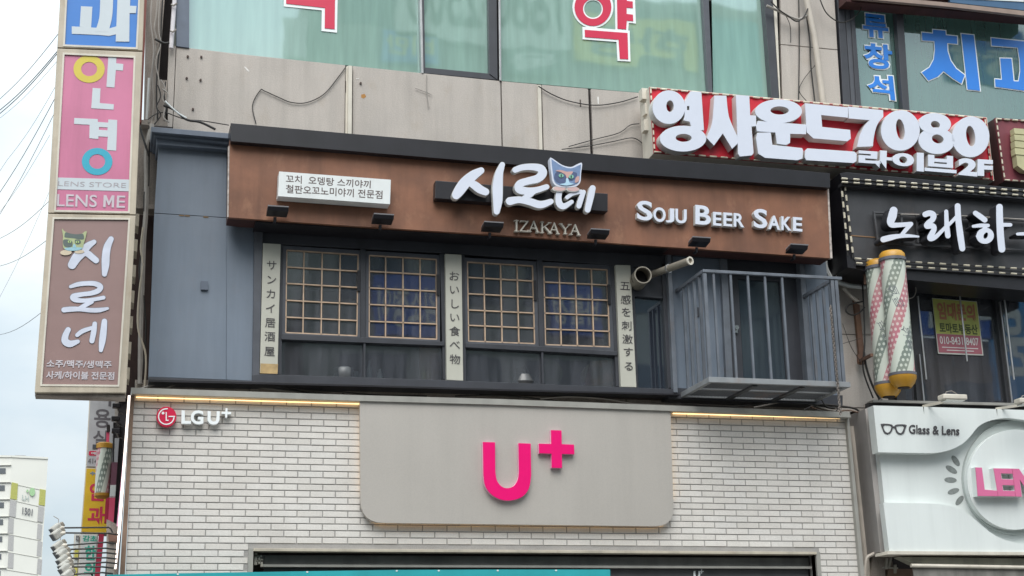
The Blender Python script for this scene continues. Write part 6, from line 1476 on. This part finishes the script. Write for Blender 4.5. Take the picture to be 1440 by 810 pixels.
# ------------------------------------------------------------------ the other side of the street (seen only in the glass)
def opp(x0, x1, zt_, y, mat, lb, fl=3.3, rows=6):
    t = thing('street_building', lb, 'building', group='buildings across the street')
    m = MB(); m.box(x0, x1, y-10, y, .13, zt_); m.build('wall', mat, t)
    m = MB(); k = 1
    while k*fl < zt_-1:
        xx = x0+1
        while xx+2.4 < x1: m.box(xx, xx+2.2, y-.02, y+.04, k*fl+.9, k*fl+2.5); xx += 3
        k += 1
    m.build('windows', M('opp_window', (.06, .09, .11), .15), t); return t
opp(-34, -8, 12, -30, M('opp_beige', (.30, .28, .24), .8), 'low beige building across the street left of the camera')
tb = opp(-7.6, 5.1, 15, -30.5, M('opp_grey', (.30, .31, .31), .8), 'tall grey building across the street behind the camera')
opp(5.7, 24, 26, -30, M('opp_pale', (.27, .29, .27), .8), 'grey green building across the street right of the camera')
opp(24.4, 36, 14, -30.4, M('opp_brown', (.26, .19, .15), .8), 'brown building across the street far right of the camera')
def refl(q, mat, lb, words=None, wm=None, Ym=29.85):
    """a shop sign across the street, standing where the glass mirrors it"""
    ps_ = [P(x, y, Ym) for x, y in q]; ps_ = [Vector((p.x, -p.y, p.z)) for p in ps_]
    x0, x1 = min(p.x for p in ps_), max(p.x for p in ps_); z0, z1 = min(p.z for p in ps_), max(p.z for p in ps_)
    t = thing('street_sign', lb, 'sign', group='signs across the street'); m = MB(); m.box(x0, x1, -30, -29.75, z0, z1); m.build('panel', mat, t)
    if words:
        m = MB(); text(m, words, None, 0, 0, .02, fn=lambda u, v: Vector((x1-(x1-x0)*(.06+.88*u), -29.73, z0+(z1-z0)*(.82-.64*v)))); m.build('lettering', wm, t)
rb = M('refl_blue', (.02, .12, .50), .4); rw = M('refl_white', (.75, .75, .72), .5); ry_ = M('refl_yellow', (.65, .55, .06), .5); rg = M('refl_green', (.05, .25, .15), .5); rk = M('refl_black', (.05, .05, .05), .5)
refl([(520, 400), (615, 400), (615, 478), (520, 478)], rb, 'blue sign with white letters across the street opposite the second lattice window', '임소청이', rw)
refl([(764, 412), (835, 412), (835, 480), (764, 480)], rb, 'blue sign across the street opposite the fourth lattice window', '바를정', rw)
refl([(1290, 410), (1400, 410), (1400, 470), (1290, 470)], rb, 'wide blue sign across the street opposite the rental poster', '수학', rw)
refl([(1404, 405), (1490, 405), (1490, 560), (1404, 560)], M('refl_cyan', (.03, .25, .55), .4), 'cyan sign across the street opposite the windows at the right edge', '학원', rw)
refl([(560, -45), (800, -45), (800, 48), (560, 48)], M('refl_pale', (.60, .62, .58), .5), 'long pale banner with phone digits across the street opposite the green windows', '1660-2500', rk)
refl([(810, 30), (980, 30), (980, 85), (810, 85)], ry_, 'yellow banner across the street opposite the right green window', '한방', rk)
refl([(540, 45), (615, 45), (615, 85), (540, 85)], rb, 'small blue sign across the street opposite the green window', '비만', ry_)
refl([(1330, 45), (1440, 45), (1440, 110), (1330, 110)], rb, 'blue sign across the street opposite the dental letters', '동물', rw)
refl([(900, 85), (960, 85), (960, 130), (900, 130)], rk, 'black sign across the street opposite the right green window')
refl([(398, 20), (432, 20), (432, 78), (398, 78)], rw, 'tall white sign across the street opposite the left green window')
refl([(718, 70), (788, 70), (788, 100), (718, 100)], M('refl_slate', (.12, .16, .15), .5), 'slate sign across the street opposite the middle green window', '목', rw)
refl([(1005, 30), (1085, 30), (1085, 130), (1005, 130)], M('refl_teal', (.1, .35, .40), .5), 'teal sign across the street opposite the last green pane')
SC.cycles.max_bounces = 8
